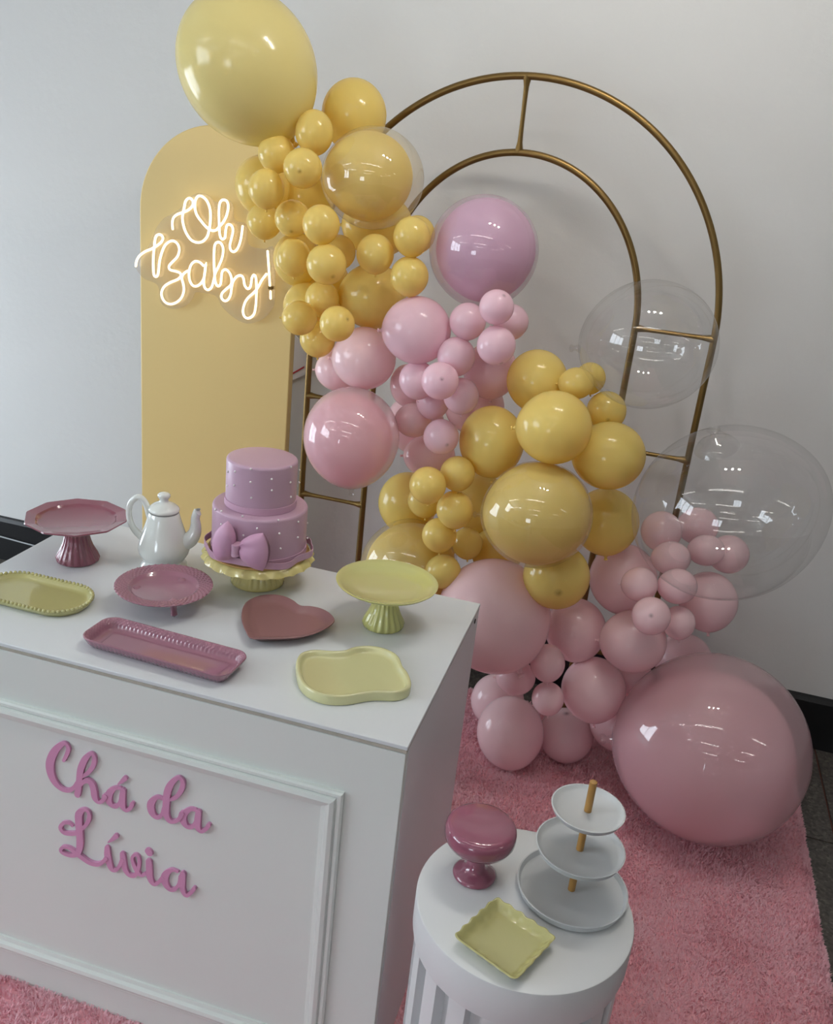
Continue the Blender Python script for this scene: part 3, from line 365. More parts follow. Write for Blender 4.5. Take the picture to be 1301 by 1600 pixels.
def terrazzo():
    m, nt, p, o = mat('dark_terrazzo')
    tc = node(nt, 'ShaderNodeTexCoord')
    v = node(nt, 'ShaderNodeTexVoronoi'); v.inputs['Scale'].default_value = 130
    n = node(nt, 'ShaderNodeTexNoise'); n.inputs['Scale'].default_value = 60; n.inputs['Detail'].default_value = 6
    rp = node(nt, 'ShaderNodeValToRGB')
    e = rp.color_ramp.elements
    e[0].position = 0.0; e[0].color = (0.012, 0.011, 0.010, 1)
    e[1].position = 1.0; e[1].color = (0.20, 0.18, 0.155, 1)
    x = e.new(0.45); x.color = (0.06, 0.054, 0.047, 1)
    x = e.new(0.7); x.color = (0.10, 0.09, 0.078, 1)
    mx = node(nt, 'ShaderNodeMix', data_type='RGBA'); mx.inputs[0].default_value = 0.45
    L = nt.links.new
    L(tc.outputs['Object'], v.inputs['Vector']); L(tc.outputs['Object'], n.inputs['Vector'])
    L(v.outputs['Color'], rp.inputs[0])
    rp2 = node(nt, 'ShaderNodeValToRGB')
    rp2.color_ramp.elements[0].position = 0.3; rp2.color_ramp.elements[0].color = (0.03, 0.027, 0.023, 1)
    rp2.color_ramp.elements[1].position = 0.7; rp2.color_ramp.elements[1].color = (0.12, 0.105, 0.09, 1)
    L(n.outputs['Fac'], rp2.inputs[0])
    L(rp.outputs[0], mx.inputs[6]); L(rp2.outputs[0], mx.inputs[7])
    L(mx.outputs[2], p.inputs['Base Color'])
    p.inputs['Roughness'].default_value = 0.5
    return m
M['terrazzo'] = terrazzo()

# ------------------------------------------------------------------ mesh helpers
class MB:
    """collects shapes; build() links them as ONE mesh object"""
    def __init__(self):
        self.v, self.f = [], []
    def add(self, v, f):
        k = len(self.v)
        self.v += [tuple(p) for p in v]
        self.f += [tuple(i + k for i in q) for q in f]
        return self
    def box(self, x0, x1, y0, y1, z0, z1):
        v = [(x, y, z) for x in (x0, x1) for y in (y0, y1) for z in (z0, z1)]
        return self.add(v, [(0, 1, 3, 2), (4, 6, 7, 5), (0, 4, 5, 1), (2, 3, 7, 6), (0, 2, 6, 4), (1, 5, 7, 3)])
    def lathe(self, prof, n=48, rmod=None, zmod=None, c=(0, 0, 0)):
        v, f = [], []
        m = len(prof)
        for k, (r, z) in enumerate(prof):
            for i in range(n):
                th = 2 * PI * i / n
                rr = r * (rmod(th, k) if rmod else 1)
                zz = z + (zmod(th, k) if zmod else 0)
                v.append((c[0] + rr * math.cos(th), c[1] + rr * math.sin(th), c[2] + zz))
        for k in range(m - 1):
            for i in range(n):
                j = (i + 1) % n
                f.append((k * n + i, k * n + j, (k + 1) * n + j, (k + 1) * n + i))
        if prof[0][0] > 1e-6: f.append(tuple(range(n))[::-1])
        if prof[-1][0] > 1e-6: f.append(tuple((m - 1) * n + i for i in range(n)))
        return self.add(v, f)
    def tube(self, pts, rad, n=10, sub=4, closed=False, flat=1.0):
        P = smooth(pts, sub, closed)
        R = rad if isinstance(rad, (list, tuple)) else [rad] * len(pts)
        R = [q[0] for q in smooth([(r, 0, 0) for r in R], sub, closed)]
        T = []
        N = len(P)
        for i in range(N):
            a = P[(i - 1) % N] if (closed or i > 0) else P[i]
            b = P[(i + 1) % N] if (closed or i < N - 1) else P[i]
            T.append((Vector(b) - Vector(a)).normalized())
        u = T[0].orthogonal().normalized()
        v, f = [], []
        for i in range(N):
            u = (u - T[i] * u.dot(T[i])).normalized()
            w = T[i].cross(u)
            for j in range(n):
                a = 2 * PI * j / n
                v.append(Vector(P[i]) + (u * math.cos(a) + w * math.sin(a) * flat) * R[i])
        for i in range(N if closed else N - 1):
            i2 = (i + 1) % N
            for j in range(n):
                j2 = (j + 1) % n
                f.append((i * n + j, i * n + j2, i2 * n + j2, i2 * n + j))
        if not closed:
            v.append(Vector(P[0]) - T[0] * R[0] * 0.7); k = len(v) - 1
            for j in range(n): f.append((k, (j + 1) % n, j))
            v.append(Vector(P[-1]) + T[-1] * R[-1] * 0.7); k = len(v) - 1
            o = (N - 1) * n
            for j in range(n): f.append((k, o + j, o + (j + 1) % n))
        return self.add(v, f)
    def ball(self, c, r, n=10, m=6):
        prof = [(r * math.sin(PI * k / m), -r * math.cos(PI * k / m)) for k in range(m + 1)]
        return self.lathe(prof, n, c=c)
    def rings(self, rings, cap0=True, cap1=True):
        """loft through equal-length closed rings of points"""
        n = len(rings[0])
        v = [p for r in rings for p in r]
        f = []
        for k in range(len(rings) - 1):
            for i in range(n):
                j = (i + 1) % n
                f.append((k * n + i, k * n + j, (k + 1) * n + j, (k + 1) * n + i))
        if cap0: f.append(tuple(range(n))[::-1])
        if cap1: f.append(tuple((len(rings) - 1) * n + i for i in range(n)))
        return self.add(v, f)
    def prism(self, pts, y0, y1):
        """outline in x,z thickened along y"""
        return self.rings([[(x, y0, z) for x, z in pts], [(x, y1, z) for x, z in pts]])
    def mesh(self, name, material, flat=False, angle=40):
        me = bpy.data.meshes.new(name)
        me.from_pydata(self.v, [], self.f)
        bm = bmesh.new(); bm.from_mesh(me)
        bmesh.ops.remove_doubles(bm, verts=bm.verts, dist=1e-6)
        bmesh.ops.recalc_face_normals(bm, faces=bm.faces)
        bm.to_mesh(me); bm.free()
        if not flat:
            me.polygons.foreach_set('use_smooth', [True] * len(me.polygons))
            me.set_sharp_from_angle(angle=math.radians(angle))
        me.materials.append(M[material])
        return me
    def build(self, name, material, parent=None, flat=False, bevel=0.0, angle=40, label=None, kind=None):
        o = bpy.data.objects.new(name, self.mesh(name, material, flat, angle))
        COL.objects.link(o)
        if parent: o.parent = parent
        if bevel:
            b = o.modifiers.new('bevel', 'BEVEL'); b.width = bevel; b.segments = 2; b.limit_method = 'ANGLE'
        if label: o['label'] = label
        if kind: o['kind'] = kind
        return o

def smooth(pts, sub, closed=False):
    P = [Vector(p) for p in pts]
    if sub <= 1 or len(P) < 3: return P
    out, N = [], len(P)
    for i in range(N if closed else N - 1):
        if closed: a, b, c, d = P[i - 1], P[i], P[(i + 1) % N], P[(i + 2) % N]
        else: a, b, c, d = P[max(i - 1, 0)], P[i], P[i + 1], P[min(i + 2, N - 1)]
        for k in range(sub):
            t = k / sub
            out.append(0.5 * ((2 * b) + (c - a) * t + (2 * a - 5 * b + 4 * c - d) * t * t + (3 * b - a - 3 * c + d) * t ** 3))
    if not closed: out.append(P[-1])
    return out

def thing(name, label, cat, loc=(0, 0, 0), group=None):
    o = bpy.data.objects.new(name, None)
    COL.objects.link(o)
    o.location = loc
    o.empty_display_size = 0.1
    return tag(o, label, cat, group)

def tag(o, label, cat, group=None):
    o['label'] = label; o['category'] = cat
    if group: o['group'] = group
    return o

def share(name, me, parent=None):
    o = bpy.data.objects.new(name, me)
    COL.objects.link(o)
    if parent: o.parent = parent
    return o

# ------------------------------------------------------------------ the room
MB().box(LEFT_X, RIGHT_X, WALL_Y, WALL_Y + 0.15, 0, CEIL).build('wall_back', 'wall', flat=True, kind='structure')
w = MB()
ya = FRONT_Y
for y0, y1, z0, z1 in WINDOWS:
    w.box(LEFT_X - 0.15, LEFT_X, ya, y0, 0, CEIL)
    w.box(LEFT_X - 0.15, LEFT_X, y0, y1, 0, z0).box(LEFT_X - 0.15, LEFT_X, y0, y1, z1, CEIL)
    ya = y1
w.box(LEFT_X - 0.15, LEFT_X, ya, WALL_Y + 0.15, 0, CEIL)
w.build('wall_left', 'wall', flat=True, kind='structure')
MB().box(RIGHT_X, RIGHT_X + 0.15, FRONT_Y, WALL_Y + 0.15, 0, CEIL).build('wall_right', 'wall', flat=True, kind='structure')
w = MB()
x0, x1, a0, a1 = FRONT_FILL_WIN
w.box(LEFT_X - 0.15, x0, FRONT_Y - 0.15, FRONT_Y, 0, CEIL).box(x1, RIGHT_X + 0.15, FRONT_Y - 0.15, FRONT_Y, 0, CEIL)
w.box(x0, x1, FRONT_Y - 0.15, FRONT_Y, 0, a0).box(x0, x1, FRONT_Y - 0.15, FRONT_Y, a1, CEIL)
w.build('wall_front', 'wall', flat=True, kind='structure')
MB().box(LEFT_X - 0.15, RIGHT_X + 0.15, FRONT_Y - 0.15, WALL_Y + 0.15, CEIL, CEIL + 0.15).build('ceiling', 'ceiling', flat=True, kind='structure')
for q, (y0, y1, z0, z1) in enumerate(WINDOWS):
    win = bpy.data.objects.new('window_%d' % (q + 1), None); COL.objects.link(win); win['kind'] = 'structure'
    n_ = 3 if q == 0 else 2
    for a in [y0 + (y1 - y0 - 0.05) * k / n_ for k in range(n_ + 1)]:
        MB().box(LEFT_X - 0.10, LEFT_X - 0.05, a, a + 0.05, z0, z1).build('window_frame', 'frame', win, flat=True)
    for a in (z0, z1 - 0.05):
        MB().box(LEFT_X - 0.10, LEFT_X - 0.05, y0, y1, a, a + 0.05).build('window_frame', 'frame', win, flat=True)
    MB().box(LEFT_X - 0.078, LEFT_X - 0.074, y0, y1, z0, z1).build('window_pane', 'glass', win, flat=True)

win = bpy.data.objects.new('window_3', None); COL.objects.link(win); win['kind'] = 'structure'  # invented opening that lets cool fill light in from the front
for k in range(4):
    a = x0 + (x1 - x0 - 0.05) * k / 3
    MB().box(a, a + 0.05, FRONT_Y - 0.10, FRONT_Y - 0.05, a0, a1).build('window_frame', 'frame', win, flat=True)
for a in (a0, a1 - 0.05):
    MB().box(x0, x1, FRONT_Y - 0.10, FRONT_Y - 0.05, a, a + 0.05).build('window_frame', 'frame', win, flat=True)
MB().box(x0, x1, FRONT_Y - 0.078, FRONT_Y - 0.074, a0, a1).build('window_pane', 'glass', win, flat=True)
floor = MB().box(LEFT_X - 0.15, RIGHT_X + 0.15, FRONT_Y - 0.15, WALL_Y + 0.15, -0.1, -0.004).build('floor', 'grout', flat=True, kind='structure')
tile = MB().box(-0.497, 0.497, -0.497, 0.497, -0.02, 0.0).mesh('tile', 'terrazzo', flat=True)
for i in range(-5, 5):
    for j in range(-8, 2):
        o = share('tile', tile, floor)
        o.location = (0.994 + i + 0.5, 1.165 + j + 0.5 - 1.0, 0)
bb = MB()
pr = [(WALL_Y, 0), (WALL_Y - 0.022, 0), (WALL_Y - 0.020, 0.165), (WALL_Y - 0.012, 0.178), (WALL_Y, 0.181)]
bb.rings([[(x, y, z) for y, z in pr] for x in (LEFT_X, RIGHT_X)])
bb.build('baseboard_back', 'base', flat=True, kind='structure')

# ceiling lamps: rows of fluorescent battens and a triple spot over the table
for k, (x, y) in enumerate([(-0.1, -0.6), (3.4, -0.6), (-0.1, -2.3), (3.4, -2.3), (-0.1, -4.2), (3.4, -4.2), (-2.6, -0.6), (-2.6, -2.3)]):
    t = thing('ceiling_light', 'white fluorescent ceiling batten lamp, ' + ('nearest the table', 'front row by the right wall', 'middle row centre', 'middle row by the right wall', 'rear row centre', 'rear row by the right wall', 'front row by the window', 'middle row by the window')[k], 'light', (x, y, CEIL), 'fluorescent battens on the ceiling')
    MB().box(-0.85, 0.85, -0.06, 0.06, -0.05, 0).build('housing', 'metal', t, flat=True)
    for s in (-0.03, 0.03):
        MB().tube([(-0.8, s, -0.068), (0.8, s, -0.068)], 0.0062, 10, 1).build('tube', 'tube', t)
t = thing('ceiling_spotlight', 'triple spot lamp on the ceiling above the table', 'light', (0.22, 0.52, CEIL))
MB().box(-0.26, 0.26, -0.04, 0.04, -0.03, 0).build('rail', 'metal', t, flat=True)
for s in (-0.19, 0, 0.19):
    lt = bpy.data.lights.new('spot_bulb', 'POINT')
    lt.energy = SPOT; lt.color = (1, 0.95, 0.88); lt.shadow_soft_size = 0.035
    lo = bpy.data.objects.new('spot_bulb', lt); COL.objects.link(lo); lo.parent = t; lo.location = (s, 0, -0.11)
    MB().lathe([(0.02, -0.03), (0.035, -0.05), (0.05, -0.075), (0.048, -0.075), (0.02, -0.04)], 16, c=(s, 0, 0)).build('lamp_shade', 'metal', t)

# ------------------------------------------------------------------ rug with shag pile
RX0, RX1, RY0, RY1 = -1.30, 0.905, -1.20, 1.50
rug = thing('rug', 'pink shaggy rug lying on the dark floor under the balloons', 'rug', (0, 0, 0))
MB().box(RX0, RX1, RY0, RY1, 0.0005, 0.004).build('backing', 'rug', rug, flat=True)
def noise2(x, y, s, seed):
    rs = np.random.RandomState(seed)
    g = rs.rand(64, 64)
    u, v = (x * s) % 63, (y * s) % 63
    i, j = u.astype(int), v.astype(int)
    a, b = u - i, v - j
    a, b = a * a * (3 - 2 * a), b * b * (3 - 2 * b)
    return (g[i, j] * (1 - a) * (1 - b) + g[i + 1, j] * a * (1 - b) + g[i, j + 1] * (1 - a) * b + g[i + 1, j + 1] * a * b)
def pile():
    rs = np.random.RandomState(3)
    n = 400000
    x = rs.uniform(RX0, RX1, n); y = rs.uniform(RY0, RY1, n)
    keep = ~((x < 0.002) & (x > -0.952) & (y > -0.003) & (y < 0.55)) & ((x - 0.222) ** 2 + (y + 0.076) ** 2 > 0.164 ** 2)
    x, y = x[keep], y[keep]
    # denser fringe along the right edge
    ex = RX1 - np.abs(rs.normal(0, 0.006, 9000)); ey = rs.uniform(RY0, RY1, 9000)
    x = np.concatenate([x, ex]); y = np.concatenate([y, ey])
    n = len(x)
    ang = (noise2(x + 5, y + 5, 9, 1) + 0.5 * noise2(x + 5, y + 5, 31, 2)) * 9 + rs.normal(0, 1.6, n)
    lean = 0.004 + 0.007 * noise2(x + 5, y + 5, 17, 4)
    hgt = 0.008 + 0.006 * rs.rand(n) * (0.5 + noise2(x + 5, y + 5, 12, 5))
    dx, dy = np.cos(ang) * lean, np.sin(ang) * lean
    wdt = 0.0012 + 0.001 * rs.rand(n)
    px, py = -np.sin(ang) * wdt, np.cos(ang) * wdt
    z0 = np.full(n, 0.003)
    V = np.stack([np.stack([x + px, y + py, z0], 1), np.stack([x - px, y - py, z0], 1),
                  np.stack([x + dx * .5 - px * .8, y + dy * .5 - py * .8, z0 + hgt * .8], 1), np.stack([x + dx * .5 + px * .8, y + dy * .5 + py * .8, z0 + hgt * .8], 1),
                  np.stack([x + dx, y + dy, z0 + hgt], 1)], 1).reshape(-1, 3)
    k = np.arange(n) * 5
    me = bpy.data.meshes.new('pile')
    me.vertices.add(n * 5); me.vertices.foreach_set('co', V.ravel())
    loops = np.stack([k, k + 1, k + 2, k + 3, k + 3, k + 2, k + 4], 1).ravel()
    me.loops.add(n * 7); me.loops.foreach_set('vertex_index', loops.astype(np.int32))
    st = np.stack([np.arange(n) * 7, np.arange(n) * 7 + 4], 1).ravel()
    me.polygons.add(n * 2); me.polygons.foreach_set('loop_start', st.astype(np.int32))
    me.update(calc_edges=True); me.validate()
    me.materials.append(M['pile'])
    o = share('pile', me, rug)
    o['kind'] = 'stuff'
pile()

# ------------------------------------------------------------------ arched yellow panel, gold arch
def arch_outline(cx, hw, zs, z0, n=40):
    return [(cx - hw, z0)] + [(cx + hw * math.cos(PI - PI * i / n), zs + hw * math.sin(PI * i / n)) for i in range(n + 1)] + [(cx + hw, z0)]
pn = thing('backdrop_panel', 'arched yellow fabric backdrop panel standing behind the table', 'panel', (-1.08, 1.435, 0))
MB().prism(arch_outline(0, 0.259, 1.435, 0.0), -0.013, 0.015).build('board', 'panel', pn, bevel=0.004)
MB().prism(arch_outline(0, 0.252, 1.435, 0.002), 0.0155, 0.03).build('frame', 'panel_edge', pn)

AX, AY, SPR = -0.168, 1.34, 1.30
arch = thing('gold_arch', 'gold metal double arch frame with short crossbars, behind the balloons', 'arch', (AX, AY, 0))
for nm, r in (('outer_tube', 0.5585), ('inner_tube', 0.355)):
    pts = [(-r, 0, 0.0), (-r, 0, 0.4), (-r, 0, 0.8), (-r, 0, 1.15)] + [(-r * math.cos(PI * i / 24), 0, SPR + (r * 1.045 if r > .5 else r * 1.137) * math.sin(PI * i / 24)) for i in range(25)] + [(r, 0, 1.15), (r, 0, 0.8), (r, 0, 0.4), (r, 0, 0.0)]
    MB().tube(pts, 0.0092, 12, 4).build(nm, 'gold', arch)
def crossbar(a, b):
    d = (Vector(b) - Vector(a)).normalized()
    L_ = (Vector(b) - Vector(a)).length
    pts = [Vector(a) + d * (L_ * k) for k in (0, 0.06, 0.14, 0.3, 0.5, 0.7, 0.86, 0.94, 1)]
    MB().tube(pts, [.0115, .0105, .0075, .0066, .0064, .0066, .0075, .0105, .0115], 10, 2, flat=0.75).build('crossbar', 'gold', arch)
zt, zi = SPR + 0.5585 * 1.045, SPR + 0.355 * 1.137
crossbar((-0.02, 0, zt), (-0.017, 0, zi))
for z in (1.303, 0.97, 0.655, 0.335):
    crossbar((-0.5585, 0, z), (-0.355, 0, z))
    crossbar((0.355, 0, z), (0.5585, 0, z))

# white card with a red line taped on the wall between panel and arch
card = thing('wall_card', 'white card with a red line on the wall between panel and gold arch', 'card', (TAG[0][0], 1.664, 0))
MB().prism([(x - TAG[0][0], z) for x, z in TAG], -0.006, 0.0).build('sheet', 'paper', card, flat=True)
(xa, za), (xb, zb) = TAGLINE
MB().prism([(xa - TAG[0][0], za - .003), (xb - TAG[0][0], zb - .003), (xb - TAG[0][0], zb + .003), (xa - TAG[0][0], za + .003)], -0.0072, -0.0062).build('red_line', 'red', card, flat=True)

# neon sign
NX, NZ = -1.05, 1.25
sign = thing('neon_sign', 'lit warm white neon sign reading Oh Baby! on clear acrylic, hung on the yellow panel', 'sign', (NX, 1.385, NZ))
def loc2(p, y=0.0): return (p[0] - NX, y, p[1] - NZ)
ac = smooth([(p[0] - NX, p[1] - NZ, 0) for p in ACRYLIC], 4, True)
MB().prism([(p.x, p.y) for p in ac], 0.012, 0.017).build('acrylic_backing', 'acrylic', sign, label='clear acrylic backing plate')
for nm, ln in zip(('tube_oh', 'tube_b', 'tube_aby', 'tube_stroke', 'tube_dot'), NEON):
    MB().tube([loc2(p) for p in ln], 0.0037, 8, 3).build('neon_tube', 'neon', sign)
MB().box(CLAMP[0] - NX - .005, CLAMP[0] - NX + .005, -.005, .012, CLAMP[1] - NZ - .004, CLAMP[1] - NZ + .004).build('clamp', 'gold', sign)

# grey cable along the skirting
tag(MB().tube([(-2.5, WALL_Y - 0.027, 0.118), (-2.25, WALL_Y - 0.027, 0.108), (-2.0, WALL_Y - 0.027, 0.098), (-1.8, WALL_Y - 0.027, 0.085), (-1.6, WALL_Y - 0.03, 0.03), (-1.4, WALL_Y - 0.05, 0.004)], 0.003, 8, 3).build('cable', 'cable'),
    'thin grey cable running along the black skirting behind the table', 'cable')

# ------------------------------------------------------------------ balloons
def balloon_mesh(name, material, nub, n=40, m=26):
    prof = []
    for k in range(m + 1):
        th = PI * k / m                      # 0 at the crown, PI at the neck
        r, z = math.sin(th), math.cos(th)
        if z < 0: r *= 1 - 0.07 * z * z; z *= 1.03
        prof.append((r, z))
    if nub:
        prof = [(0, 1.028), (0.022, 1.018), (0.04, 1.002)] + prof[1:]
    return MB().lathe(prof[::-1], n).mesh(name, material)
SHARED = {}
def balloon_data(key, nub=False, n=40, m=26):
    if (key, nub) not in SHARED:
        SHARED[(key, nub)] = balloon_mesh('balloon', key, nub, n, m)
    return SHARED[(key, nub)]
def frame_of(R3, c, ac_, al_):
    m4 = Matrix.Identity(4)
    for a in range(3):
        s = ac_ if a < 2 else al_
        for b in range(3): m4[b][a] = R3[a][b] * s
        m4[a][3] = c[a]
    return m4
GROUPS = {'Y': 'yellow balloons of the garland', 'P': 'pink balloons of the garland', 'L': 'pale pink balloons of the garland', 'C': 'clear see-through balloons'}
knot = MB().lathe([(0, -0.16), (0.055, -0.15), (0.06, -0.12), (0.035, -0.09), (0.05, -0.05), (0.09, 0.0)], 12)
knot_me = {c: knot.mesh('knot', c + 'l') for c in 'YPL'}
knot_me['C'] = knot.mesh('knot', 'Cf')
INNER = {'B6': (0.87, (-0.10, -0.02, 0.03)), 'P1': (0.91, (0.03, 0.02, 0.03)), 'P18': (0.91, (-0.06, -0.02, -0.04)), 'Y8': (0.955, (0.0, 0.0, 0.02)), 'Y19': (0.92, (0.03, 0.0, 0.0)), 'PB20': (0.89, (-0.03, 0.0, -0.095))}
for (i, colr, kind, c, ac_, al_, sp, R3, label) in BALLOONS:
    big = ac_ > 0.1
    nm = {'l': 'balloon', 'd': 'double_balloon', 'c': 'clear_balloon'}[kind]
    if kind == 'l':
        o = share(nm, balloon_data(colr + ('s' if sp else 'l'), bool(sp), 64 if big else 40, 40 if big else 26) if not big else balloon_mesh('balloon', 'Yg' if i == 'B1' else colr + 'l', False, 72, 44))
        o.matrix_world = frame_of(R3, c, ac_, al_)
        tag(o, label, 'balloon', GROUPS[colr])
        k = share('knot', knot_me[colr], o)
        k.location = (0, 0, -1.0)
    else:
        o = thing(nm, label, 'balloon', c, GROUPS[colr])
        skin = share('clear_skin', balloon_mesh('clear_skin', colr + 'f', False, 96, 60), o)
        skin.matrix_local = frame_of(R3, (0, 0, 0), ac_, al_)
        if kind == 'd':
            f, off = INNER[i]
            inn = share('inner_balloon', balloon_mesh('inner_balloon', colr + 'd', False, 96, 60), o)
            inn.matrix_local = frame_of(R3, [q * ac_ for q in off], ac_ * f, al_ * f)
        if i == 'C2':
            nd = Vector((-0.34, -0.30, 0.90)).normalized()
            q = nd.to_track_quat('Z', 'Y').to_matrix().to_4x4()
            nk = MB().lathe([(.052, -.018), (.042, -.004), (.024, .006), (.010, .014), (.008, .024), (.016, .032), (.014, .034), (0, .03)], 24).build('neck', 'Cf', o)
            nk.matrix_local = Matrix.Translation(nd * 0.208) @ q
            continue
        k = share('knot', knot_me['C'], o)
        z = Vector(R3[2])
        k.matrix_local = frame_of(R3, z * -al_, ac_, al_)

# ------------------------------------------------------------------ white box table with moulded front
H = 0.805
TX0, TX1, TY1 = -0.95, 0.0, 0.546
tb = thing('display_table', 'white painted box table with moulded front panel and pink lettering', 'table', (0, 0, 0))
MB().box(TX0, TX1, 0.0, TY1, 0.7975, H).build('table_top', 'top', tb, bevel=0.0012)
MB().box(TX0 + .004, TX1 - .004, 0.003, TY1 - .004, 0.7905, 0.7925).build('gap', 'dark', tb, flat=True)
MB().box(TX0 + .001, TX1 - .001, -0.0008, TY1 - .002, 0.7925, 0.7978).build('edge_strip', 'chip', tb, flat=True)
MB().box(TX0 + .001, TX1 - .002, 0.0, 0.016, 0.005, 0.7908).build('front_panel', 'white', tb, bevel=0.001)
MB().box(TX1 - .018, TX1 - .001, 0.0165, TY1, 0.005, 0.7915).build('side_panel', 'top', tb, bevel=0.001)
MB().box(TX0 + .001, TX0 + .018, 0.0165, TY1, 0.005, 0.7915).build('side_panel', 'top', tb, bevel=0.001)
MB().lathe([(0.0, 0.0), (0.005, 0.0), (0.0055, 0.0015), (0.0, 0.002)], 14).build('screw', 'dark', tb).matrix_local = Matrix.Translation((-0.001, 0.505, 0.783)) @ Matrix.Rotation(PI / 2, 4, 'Y')
# moulding: four mitred lengths with a stepped profile
MX0, MX1, MZ0, MZ1 = -0.853, -0.096, 0.084, 0.690
prof = [(0, 0), (0, -.006), (.003, -.009), (.008, -.0095), (.011, -.007), (.013, -.0125), (.020, -.0145), (.027, -.0125), (.030, -.006), (.034, -.0055), (.038, -.004), (.038, 0)]
def moulding(a, b, da, db):
    """a,b: outer corners (x,z); da,db: inward diagonal directions"""
    MB().rings([[(p[0] + d[0] * s, y, p[1] + d[1] * s) for s, y in prof] for p, d in ((a, da), (b, db))]).build('moulding', 'white', tb, angle=25)
c4 = [(MX0, MZ0), (MX1, MZ0), (MX1, MZ1), (MX0, MZ1)]
d4 = [(1, 1), (-1, 1), (-1, -1), (1, -1)]
for k in range(4):
    moulding(c4[k], c4[(k + 1) % 4], d4[k], d4[(k + 1) % 4])

# script lettering cut from pink board: each word a thing, each letter stroke group a part
def stroke(mb, pts, y0, y1):
    P = smooth([(x, z, w) for x, z, w in pts], 6)
    n = len(P)
    Lp, Rp = [], []
    for i in range(n):
        a, b = P[max(i - 1, 0)], P[min(i + 1, n - 1)]
        t = Vector((b.x - a.x, b.y - a.y)); t.normalize()
        w_ = P[i].z
        Lp.append((P[i].x - t.y * w_, P[i].y + t.x * w_)); Rp.append((P[i].x + t.y * w_, P[i].y - t.x * w_))
    def cap(p, q, k=6):
        c = ((p[0] + q[0]) / 2, (p[1] + q[1]) / 2)
        r = math.hypot(p[0] - c[0], p[1] - c[1]); a0 = math.atan2(p[1] - c[1], p[0] - c[0])
        return [(c[0] + r * math.cos(a0 - PI * j / k), c[1] + r * math.sin(a0 - PI * j / k)) for j in range(1, k)]
    ring = Lp + cap(Lp[-1], Rp[-1]) + Rp[::-1] + cap(Rp[0], Lp[0])
    m = len(ring); k = len(Lp); cc = 5
    sl_ = [i / k if i < k else (1 if i < k + cc else ((2 * k + cc - 1 - i) / k if i < 2 * k + cc else 0)) for i in range(m)]
    v = [(x, y0 - .0006 * sl_[i], z) for i, (x, z) in enumerate(ring)] + [(x, y1, z) for x, z in ring]
    f = [(i, (i + 1) % m, m + (i + 1) % m, m + i) for i in range(m)]
    # faces: quads across the stroke and fans at both ends
    def quad(o):
        out = []
        for i in range(k - 1):
            l0, l1 = i, i + 1
            r0, r1 = k + cc + (k - 1 - i), k + cc + (k - 1 - i - 1)
            out.append((o + l0, o + l1, o + r1, o + r0))
        out.append(tuple(o + j for j in range(k - 1, k + cc + 1)))
        out.append(tuple(o + j for j in ([2 * k + cc - 1] + list(range(2 * k + cc, 2 * k + 2 * cc)) + [0])))
        return out
    mb.add(v, f + quad(0) + quad(m))
SPLIT = {'Cha': ('white word Chá', [[0], [1, 2], [3, 4], [5]]), 'da': ('', [[0, 1], [2, 3]]), 'Livia': ('', [[0, 1], [2], [3], [4], [5, 6], [7], [8]])}
WLAB = {'Cha': 'pink cut-out script word Chá on the white table front', 'da': 'pink cut-out script word da on the white table front',
        'Livia': 'pink cut-out script word Lívia, lower line on the white table front'}
for w_, strokes in LETTERS:
    ox, oz = strokes[0][0][0], strokes[0][0][1]
    t = thing('script_word', WLAB[w_], 'lettering', (ox, 0, oz), 'pink lettering on the table')
    for grp in SPLIT[w_][1]:
        mb = MB()
        for q, s in enumerate(grp):
            dy = 0.0009 * q
            stroke(mb, [(x - ox, z - oz, r) for x, z, r in strokes[s]], -0.0048 - dy, -0.0004)
        name = 'letter' if len(strokes[grp[0]]) > 3 else 'accent'
        me = bpy.data.meshes.new(name); me.from_pydata(mb.v, [], mb.f)
        bm = bmesh.new(); bm.from_mesh(me); bmesh.ops.recalc_face_normals(bm, faces=bm.faces); bm.to_mesh(me); bm.free()
        me.materials.append(M['letter'])
        share(name, me, t)

# ------------------------------------------------------------------ crockery on the table
def flute(n, amp, twist=0.0):
    return lambda th, k: 1 + amp * math.cos(n * th + twist * k)

# rose decagonal cake stand
t = thing('cake_stand', 'rose pink ten-sided cake stand on a fluted foot at the table rear left', 'cake stand', (-0.83, 0.347, H), 'pedestal stands on the table')
foot = [(0.0, 0.0), (.040, 0.0), (.0428, .002), (.0432, .006), (.0415, .011), (.037, .020), (.032, .030), (.0275, .042), (.0245, .055), (.0235, .066), (.026, .076), (.030, .0815), (0.0, .0815)]
MB().lathe(foot, 120, lambda th, k: 1 + (0.035 * math.cos(20 * th + 0.25 * k) if 3 <= k <= 10 else 0)).build('foot', 'rose', t, angle=60)
def deca(w):
    def f(th, k):
        b = ((th - 0.28) % (PI / 5)) - PI / 10
        return 1 + w[k] * (math.cos(PI / 10) / math.cos(b) - 1)
    return f
pp = [(0.0, .080), (.03, .0805), (.060, .083), (.086, .0895), (.1015, .0945), (.1035, .0965), (.1025, .0985), (.082, .0945), (.0765, .0905), (.070, .088), (0.0, .0875)]
MB().lathe(pp, 120, deca([0, 0, .6, 1, 1, 1, 1, .7, .1, 0, 0])).build('plate', 'rose', t, angle=22)

